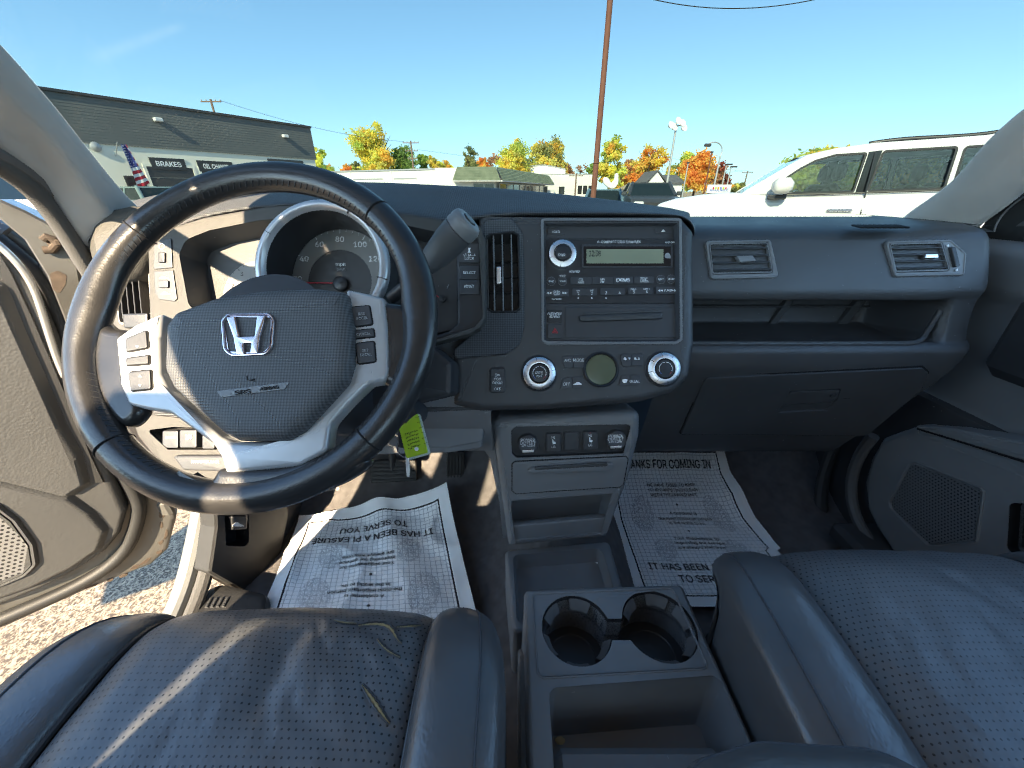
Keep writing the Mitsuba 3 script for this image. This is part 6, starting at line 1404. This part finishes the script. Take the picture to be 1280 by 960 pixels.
# ---- vehicles
TYRE = m('tyre', two(prin((.02, .02, .02), .8)))
CGLASS = m('car_glass', two(prin((.015, .024, .024), .07, .45)))
LAMP = m('lamp_lens', two(prin((.6, .62, .62), .1, .8)))
def paint(nm, c): return m(nm, two(prin(c, .25, .6, clearcoat=.8)))
def frame_mesh(ms, o, hd): return moved(ms, o, hd)
def car(nm, label, cat_, o, hd, mat, L=4.7, W=1.8, H=1.45, belt=.92, cab=(.30, .42, .80, .95), kind='sedan', group=None):
    """x along the car's length, front at +x; hd turns it"""
    k = thing(nm, label, cat_, group)
    P = lambda ms: moved(ms, o, hd)
    sp = Plane(A(0, -W / 2, 0), A(1, 0, 0), ZA)
    hood = belt - .02
    body = fillet(A([-L / 2, .35], [-L / 2 + .1, .22], [L / 2 - .15, .22], [L / 2, .40], [L / 2 - .02, hood - .22], [L / 2 - .25, hood - .08], [L / 2 - L * cab[0] + .1, hood], [-L / 2 + .1, belt + .02], [-L / 2, belt - .15]), .08)
    obj('body', P(solid(sp, body, [(.10, -W), (.02, -W + .03), (0, -W + .12), (0, -.12), (.02, -.03), (.10, 0)])), mat, k, smooth=40)
    xb0, xt0, xt1, xb1 = [L / 2 - L * c_ for c_ in cab]
    def sec(z, xa, xb, w_): return np.array([[xa, -w_ / 2, z], [xb, -w_ / 2, z], [xb, w_ / 2, z], [xa, w_ / 2, z]])
    lo, hi = sec(belt - .02, xb0, xb1, W * .92), sec(H, xt0, xt1, W * .74)
    obj('roof', P(rbox((xt0 + xt1) / 2, 0, H - .03, xt0 - xt1 + .08, W * .76, .08, .035)), mat, k)
    for s_ in (-1, 1):
        j = (0, 1) if s_ < 0 else (3, 2)
        for a, b in ((0, 0), (1, 1)): obj('pillar', P(tube([lo[j[a]], hi[j[a]]], .065, 8)), mat, k)
        mid_l, mid_h = lo[j[0]] * .5 + lo[j[1]] * .5, hi[j[0]] * .5 + hi[j[1]] * .5
        obj('pillar', P(tube([mid_l, mid_h], .04, 8)), mat, k)
        for p, q in (((lo[j[0]], mid_l), (hi[j[0]], mid_h)), ((mid_l, lo[j[1]]), (mid_h, hi[j[1]]))):
            obj('side_window', P(trimesh.Trimesh([p[0], p[1], q[1], q[0]], [[0, 1, 2], [0, 2, 3]], process=False)), CGLASS, k, smooth=False)
        obj('mirror', P(rbox(xb0 - .25, s_ * (W / 2 + .10), belt + .06, .12, .2, .15, .03)), mat, k)
        for xw in (L * .32, -L * .30):
            t0_ = P(tube([A(xw, s_ * (W / 2 - .20), .33), A(xw, s_ * (W / 2 + .01), .33)], .33, 24)); w_ = obj('wheel', t0_, TYRE, k)
            obj('rim', P(tube([A(xw, s_ * (W / 2 - .05), .33), A(xw, s_ * (W / 2 + .02), .33)], .22, 18)), GALV, w_)
        obj('headlight', P(rbox(L / 2 - .06, s_ * (W / 2 - .30), hood - .26, .14, .38, .14, .04)), LAMP, k)
    obj('windscreen', P(trimesh.Trimesh([lo[0] + A(.03, 0, 0), lo[3] + A(.03, 0, 0), hi[3], hi[0]], [[0, 1, 2], [0, 2, 3]], process=False)), CGLASS, k, smooth=False)
    obj('rear_window', P(trimesh.Trimesh([lo[1], lo[2], hi[2], hi[1]], [[0, 2, 1], [0, 3, 2]], process=False)), CGLASS, k, smooth=False)
    obj('grille', P(rbox(L / 2 - .01, 0, hood - .32, .06, W * .5, .20, .02)), BLK, k)
    return k
c = WY(767, 240, 17.5)
car('parked_car', 'blue-grey sedan parked in the row behind the dashboard edge', 'car', A(c[0], 19.4, 0), math.radians(-100), paint('blue_paint', (.10, .17, .22)), H=1.40)
c = WY(832, 236, 16)
car('parked_pickup', 'black pickup truck facing the camera, left of the white vehicle', 'pickup truck', A(c[0] + .1, 18.4, 0), math.radians(-98), paint('black_paint', (.04, .045, .048)), L=5.2, W=1.98, H=1.64, belt=1.19, cab=(.27, .40, .62, .72))
c = WY(178, 240, 16)
car('parked_car', 'teal-tinted car standing before the garage, half hidden by the steering wheel', 'car', A(c[0] + .3, 16.2, 0), math.radians(-25), paint('teal_paint', (.20, .27, .26)), L=4.4, H=1.47)
car('parked_pickup', 'white pickup seen through the gap beside the open driver door', 'pickup truck', A(-11.2, 8.2, 0), math.radians(-8), WPAINT, L=5.4, W=1.95, H=1.80, belt=1.18, cab=(.28, .38, .66, .74))
# white SUV beside the pickup: real openings, panes in them
th_ = math.radians(25); q_ = WY(928, 240, 5.3); SU = Plane(A(q_[0], q_[1], 0), A(math.cos(th_), -math.sin(th_), 0), ZA)
suv = thing('white_suv', 'white large car parked across the right side, black roof rails and dusty windows', 'car')
WS = 1.95
def sp_(L): return SU.pts(L)
def q4(L): return [(920 + x / 3.765, 150 + y / 3.765) for x, y in L]
belt_px = [(928, 240.5), (985, 243), (1068, 240.5), (1160, 237.8)]
b_ = sp_(belt_px); zb = b_[1][1]
xw0 = b_[0][0]
hd_ = sp_([(812, 268), (822, 255), (843, 248.5), (877, 243.5), (913, 240.5)])
lower = fillet(np.vstack([A([hd_[0][0] - .05, .40]), hd_, A([b_[1][0], zb - .02]), A([b_[3][0], b_[3][1] - .015]), A([xw0 + 3.70, b_[3][1]], [xw0 + 3.80, .9], [xw0 + 3.75, .35], [xw0 + 3.6, .25], [hd_[0][0] + .1, .25])]), .1)
obj('body', solid(SU, lower, [(.12, -WS), (.03, -WS + .03), (0, -WS + .13), (0, -.16), (.012, -.05), (.05, -.008), (.10, 0)]), WPAINT, suv, smooth=50)
SUg = SU.lift(-.075)
gh = fillet(np.vstack([SUg.pts([(925, 243)] + q4([(60, 322), (325, 168), (480, 130), (660, 106), (900, 90), (1180, 70)])), A([xw0 + 2.6, CZ + .60], [xw0 + 3.25, CZ + .56], [xw0 + 3.72, zb - .05])]), [0, .05, .35, .5, .5, .5, .5, .4, .2, 0])
wf = fillet(SUg.pts(q4([(236, 268), (300, 226), (372, 188), (470, 160), (622, 150), (556, 343), (225, 352), (222, 290)])), .03)
wr = fillet(np.vstack([SUg.pts(q4([(692, 142), (1052, 121)])), SUg.pts(q4([(985, 328)])) , SUg.pts(q4([(610, 340)]))]), .04)
wq = fillet(np.vstack([SUg.pts(q4([(1075, 121)])), A([xw0 + 3.1, CZ + .45], [xw0 + 3.2, CZ + .06]), SUg.pts(q4([(1010, 326)]))]), .04)
for off, nm in ((0, 1), (-(WS - .2), -1)):
    Sg = SUg.lift(off)
    obj('side_frame', solid(Sg, gh, [(.02, -.06), (0, -.05), (0, -.02), (.01, -.004), (.03, 0)] if off == 0 else [(0, -.06), (0, 0)], [wf, wr, wq]), WPAINT, suv, smooth=40)
    Sp = Sg.lift(-.03)
    for w_ in (wf, wr, wq):
        p = offs(ccw(w_), -.004); e = np.asarray(mapbox_earcut.triangulate_float64(p, np.array([len(p)], np.uint32))).reshape(-1, 3).astype(int)
        pn = obj('side_window', trimesh.Trimesh(Sp.w(p[:, 0], p[:, 1], 0), e, process=False), m('dusty_glass', {'type': 'thindielectric', 'specular_transmittance': rgb(.48, .56, .54)}) if 'material_dusty_glass' not in scene else ('material_dusty_glass' if w_ is wf else m('privacy_glass', {'type': 'thindielectric', 'specular_transmittance': rgb(.13, .16, .155)}) if 'material_privacy_glass' not in scene else 'material_privacy_glass'), suv, smooth=False)
        obj('rubber_frame', solid(Sg.lift(-.012), offs(ccw(w_), -.002), [(0, -.01), (0, .010), (.004, .014)], [offs(ccw(w_), .022)]), BLK, pn)
    bp = SUg.pts(q4([(626, 150), (690, 142), (610, 340), (560, 343)]))
    obj('door_pillar', slab(Sg, bp, -.005, .010, .004), GLOSS, suv, smooth=False)
# roof across, windscreen and tail glass
top_ = [q for q in gh if q[1] > zb + .12]; top_ = np.array(sorted(top_, key=lambda q: q[0])); ri = np.linspace(0, len(top_) - 1, 40)
xx = np.linspace(SUg.px(*q4([(330, 168)])[0])[0], xw0 + 3.25, 40); zzv = np.interp(xx, top_[:, 0], top_[:, 1])
G = np.array([[SU.w(x, z + .045 * math.sin(math.pi * v) - .02, -.075 - (WS - .2) * v) for v in np.linspace(0, 1, 14)] for x, z in zip(xx, zzv)])
rf = cat(grid(G, flip=True), grid(G - A(0, 0, .05)))
obj('roof', rf, WPAINT, suv, smooth=40)
a, b = SUg.px(*q4([(325, 168)])[0]), SUg.px(925, 243)
obj('windscreen', trimesh.Trimesh([SU.w(b[0], b[1], -.09), SU.w(b[0], b[1], .15 - WS), SU.w(a[0], a[1], .15 - WS), SU.w(a[0], a[1], -.09)], [[0, 1, 2], [0, 2, 3]], process=False), CGLASS, suv, smooth=False)
rl = bez([SU.w(*SU.px(*q), -.16) for q in q4([(650, 104), (700, 96), (800, 84), (1000, 72), (1215, 56)])] + [SU.w(xw0 + 3.0, CZ + .62, -.16), SU.w(xw0 + 3.2, CZ + .56, -.16)], 40)
obj('roof_rail', tube(rl, .022, 10), BLK, suv, smooth=True)
obj('roof_rail', tube(rl - SU.n * (WS - .46), .022, 10), BLK, suv, smooth=True)
mp = SU.px(*q4([(205, 315)])[0]); mc_ = SU.w(mp[0], mp[1], .13)
mr = obj('mirror', moved(rbox(0, 0, 0, .20, .24, .17, .05), mc_ + A(0, -.02, .01), -th_), WPAINT, suv, smooth=50)
obj('mirror_base', rbox(*(mc_ + A(.03, .08, -.11)), .14, .18, .05, .015), BLK, mr)
hp_ = SU.px(1048.5, 263.5); hp2 = SU.px(1062, 263.2)
obj('door_handle', bar(SU.w(hp_[0] - .12, hp_[1], .015), SU.w(hp_[0] + .12, hp_[1] + .005, .015), .035, .03, bev=.01), CHROME, suv)
for p, q in ((q4([(666, 150)])[0], q4([(585, 445)])[0]),):
    a, b = SU.px(*p), SU.px(*q); obj('door_seam', bar(SU.w(a[0], a[1], -.062), SU.w(b[0], b[1], .001), .014, .008, up=A(0, 1, 0), bev=.001), BLK, suv)
obj('belt_trim', tube([SU.w(*SU.px(*q), -.035) for q in q4([(222, 353), (556, 345), (610, 342), (985, 330), (1100, 326)])], .010, 8), BLK, suv)
for xa in (xw0 + .95, xw0 + 1.95):
    for yy in (.45, 1.25):
        c1, c2_ = SU.w(xa, 1.02, -yy), SU.w(xa + .06, 1.52, -yy)
        obj('seat', moved(rbox(0, 0, 0, .18, .46, .75, .06), c1, -th_), BLKM, suv); obj('head_restraint', moved(rbox(0, 0, 0, .10, .27, .20, .04), c2_, -th_), BLKM, suv)
obj('steering_wheel', ring_tube(SU.w(xw0 + .45, 1.18, -.5), SU.n, unit(A(.4, 0, 1)), .18, .016, 30, 8), BLK, suv)
for xw in (xw0 - .25, xw0 + 2.7):
    for y0, y1 in ((-.02, -.24), (-1.74, -1.97)):
        w_ = obj('wheel', tube([SU.w(xw, .37, y0 + .03), SU.w(xw, .37, y1 + .03)], .37, 30), TYRE, suv); obj('rim', tube([SU.w(xw, .37, y0 + .042), SU.w(xw, .37, y0)], .26, 24), GALV, w_)
wr_ = [('dusty smudge', 1)]

# ---- trees
BARK = m('bark', two(prin((.09, .07, .055), .9, .2)))
LEAF = m('leaves', {'type': 'principledthin', 'base_color': {'type': 'mesh_attribute', 'name': 'vertex_color'}, 'roughness': .7, 'diff_trans': 1.0, 'spec_trans': 0.0})
PAL = {'yellow': [(.66, .49, .10), (.58, .48, .12), (.46, .44, .13), (.68, .42, .09)], 'green': [(.20, .29, .08), (.28, .36, .09), (.15, .22, .07)], 'olive': [(.20, .22, .09), (.28, .28, .12), (.15, .18, .08)],
       'orange': [(.68, .29, .07), (.64, .34, .09), (.58, .24, .07), (.66, .42, .11)], 'lime': [(.56, .54, .12), (.44, .47, .12), (.66, .53, .10), (.34, .41, .11)], 'maroon': [(.22, .06, .05), (.30, .09, .06), (.18, .08, .06)], 'bare': [(.34, .20, .11), (.40, .24, .14), (.30, .19, .12)]}
def tree(label, px_, top_, hw, y, pal, dens=1.0, seed=0, group=None, pal2=None):
    g_ = np.random.default_rng(seed + 100)
    k = thing('tree', label, 'tree', group)
    tp = WY(px_, top_, y); Ht = tp[2]; x0 = tp[0]; R_ = hw / FOC * y / 1.13
    cz0 = max(Ht - 3.0 * R_, Ht * .10); cc_ = (Ht + cz0) / 2; hz_ = (Ht - cz0) / 2
    nb_ = 6; br = [tube([A(x0, y, 0), A(x0 + .1, y, Ht * .3), A(x0, y + .1, Ht * .62)], [.03 * Ht, .022 * Ht, .010 * Ht], 8)]
    for i in range(nb_):
        an = g_.uniform(0, K); z0 = Ht * g_.uniform(.28, .55); e = A(x0 + math.cos(an) * R_ * .7, y + math.sin(an) * R_ * .7, min(Ht * .95, z0 + hz_ * g_.uniform(.5, 1.2)))
        br.append(tube([A(x0, y, z0), (A(x0, y, z0) + e) / 2 + A(0, 0, .3), e], [.010 * Ht, .007 * Ht, .002 * Ht], 6))
    obj('trunk', cat(*br), BARK, k)
    ncl = int(np.clip(150 * (R_ / 4) * (hz_ / 4) ** .5, 50, 320)); V, F_, CO = [], [], []
    cols = np.array(PAL[pal]); cols2 = np.array(PAL[pal2]) if pal2 else cols
    lob = [A(x0, y, cc_ + hz_ * .62)] + [A(x0 + math.cos(a9) * R_ * q9, y + math.sin(a9) * R_ * q9, cc_ + hz_ * z9) for a9, q9, z9 in zip(g_.uniform(0, K, 8), g_.uniform(.25, .62, 8), g_.uniform(-.8, .5, 8))]
    for _ in range(ncl):
        d_ = g_.normal(0, 1, 3); d_ /= np.linalg.norm(d_); rr_ = g_.uniform(.25, 1) ** .55
        sq = 1 - .28 * max(0, d_[2]) ** 2 * 0
        cpos = lob[g_.integers(len(lob))] + d_ * A(.50 * R_, .50 * R_, .40 * hz_) * rr_
        cr = R_ * g_.uniform(.12, .30); nlv = int(75 * dens * g_.uniform(.6, 1.3))
        use = cols2 if g_.random() < (.5 if d_[0] < 0 else .2) else cols
        base_ = use[g_.integers(len(use))] * g_.uniform(1.3, 1.8)
        p_ = g_.normal(0, .5, (nlv, 3)) * cr * A(1, 1, .8) + cpos
        s_ = g_.uniform(.10, .21, (nlv, 1)) * (1 + y / 160) * (1.7 if y <= 70 else 1)
        a_ = g_.normal(0, 1, (nlv, 3)); a_ /= np.linalg.norm(a_, axis=1, keepdims=True); b2 = np.cross(a_, g_.normal(0, 1, (nlv, 3))); b2 /= np.linalg.norm(b2, axis=1, keepdims=True)
        q = np.stack([p_ - a_ * s_, p_ + b2 * s_ * .6, p_ + a_ * s_, p_ - b2 * s_ * .6], 1)
        i0 = len(V) * 0 + sum(len(v) for v in V); V.append(q.reshape(-1, 3)); i = i0 + 4 * np.arange(nlv)
        F_ += [np.stack([i, i + 1, i + 2], 1), np.stack([i, i + 2, i + 3], 1)]
        CO.append(np.repeat(np.clip(base_ * g_.uniform(.88, 1.12, (nlv, 1)), 0, .9), 4, 0))
    msh = trimesh.Trimesh(np.vstack(V), np.vstack(F_), process=False)
    obj('crown', msh, LEAF, k, smooth=False, color=np.vstack(CO))
TREES = [
 ('low olive tree at the foot of the tall golden tree, left side', 442, 202, 12, 110, 'olive', 1, 'lime'), ('low green tree between the utility pole and the white pier', 548, 203, 10, 125, 'green', 1, 'lime'), ('low yellow-green tree between the two yellow trees above the mansard roof', 664, 197, 13, 130, 'lime', 1, 'olive'),
 ('distant russet tree right of the golden tree behind the white block', 712, 205, 11, 130, 'bare', .9, 'orange'), ('yellow-green tree between the rooster statue and the floodlight mast', 797, 200, 12, 100, 'lime', 1, 'orange'), ('low yellow tree at the foot of the floodlight mast', 842, 206, 13, 100, 'lime', 1, 'yellow'),
 ('distant bronze tree behind the curved street lamp', 893, 203, 12, 110, 'orange', .9, 'bare'), ('faint far tree line clump left of the tall golden tree', 410, 206, 12, 120, 'lime', .8, 'orange'),
 ('thin yellow-green tree at the right end of the grey garage', 394, 183, 11, 75, 'lime', .6, None), ('small round orange tree left of the tall yellow tree', 429, 203, 11, 85, 'orange', .9, None),
 ('tall golden yellow tree above the white garages', 465, 151, 27, 88, 'yellow', 1.1, 'lime'), ('broad green tree right of the tall golden tree', 503, 182, 21, 92, 'green', 1.2, None), ('narrow dark green tree beside the utility pole', 526, 190, 9, 96, 'green', 1.1, None),
 ('small yellow tree right of the green trees', 538, 195, 10, 92, 'yellow', 1, None), ('low yellow tree behind the white pier', 557, 199, 11, 100, 'lime', 1, 'yellow'), ('grey-green tree above the left end of the mansard roof', 587, 185, 14, 105, 'olive', .9, None),
 ('small bright orange tree behind the mansard roof', 603, 195, 8, 100, 'orange', 1, None), ('thin pinkish-brown bare tree behind the mansard roof', 616, 190, 9, 105, 'bare', .35, None), ('large yellow-green tree behind the middle of the mansard roof', 642, 173, 21, 98, 'lime', 1.1, 'yellow'),
 ('large golden tree behind the white upper block', 688, 171, 22, 112, 'yellow', 1.0, 'olive'), ('bare brownish tree left of the rust-brown post', 728, 205, 14, 108, 'bare', .3, None), ('small dark green tree just left of the rust-brown post', 741, 203, 7, 105, 'green', 1, None),
 ('tall yellow-green tree behind the rooster statue', 767, 170, 19, 75, 'lime', 1.2, 'yellow'), ('thin pinkish tree between the yellow-green and orange trees', 788, 196, 10, 85, 'bare', .6, 'orange'), ('round orange-gold tree left of the floodlight mast', 814, 181, 20, 82, 'yellow', 1.0, 'orange'),
 ('low orange bush-like tree behind the low tan-roofed house', 794, 214, 14, 78, 'orange', 1.1, None), ('pale green tree right of the floodlight mast', 862, 188, 15, 92, 'lime', .8, 'olive'), ('bright orange tree above the black pickup', 876, 192, 22, 80, 'orange', 1.2, None),
 ('dark maroon tree above the notice board', 906, 203, 12, 90, 'maroon', .8, 'bare'), ('small olive shrub-like tree right of the notice board', 922, 229, 8, 60, 'olive', 1, 'yellow'), ('yellow tree seen through the front side window of the white vehicle', 1036, 190, 46, 60, 'lime', 1.2, 'yellow'),
 ('olive tree far to the right behind the white vehicle', 1150, 196, 40, 70, 'olive', 1.0, 'yellow')]
for i, (lb, a, b, c_, d_, e_, f_, g2_) in enumerate(TREES): tree(lb, a, b, c_, d_, e_, f_, seed=i, pal2=g2_)
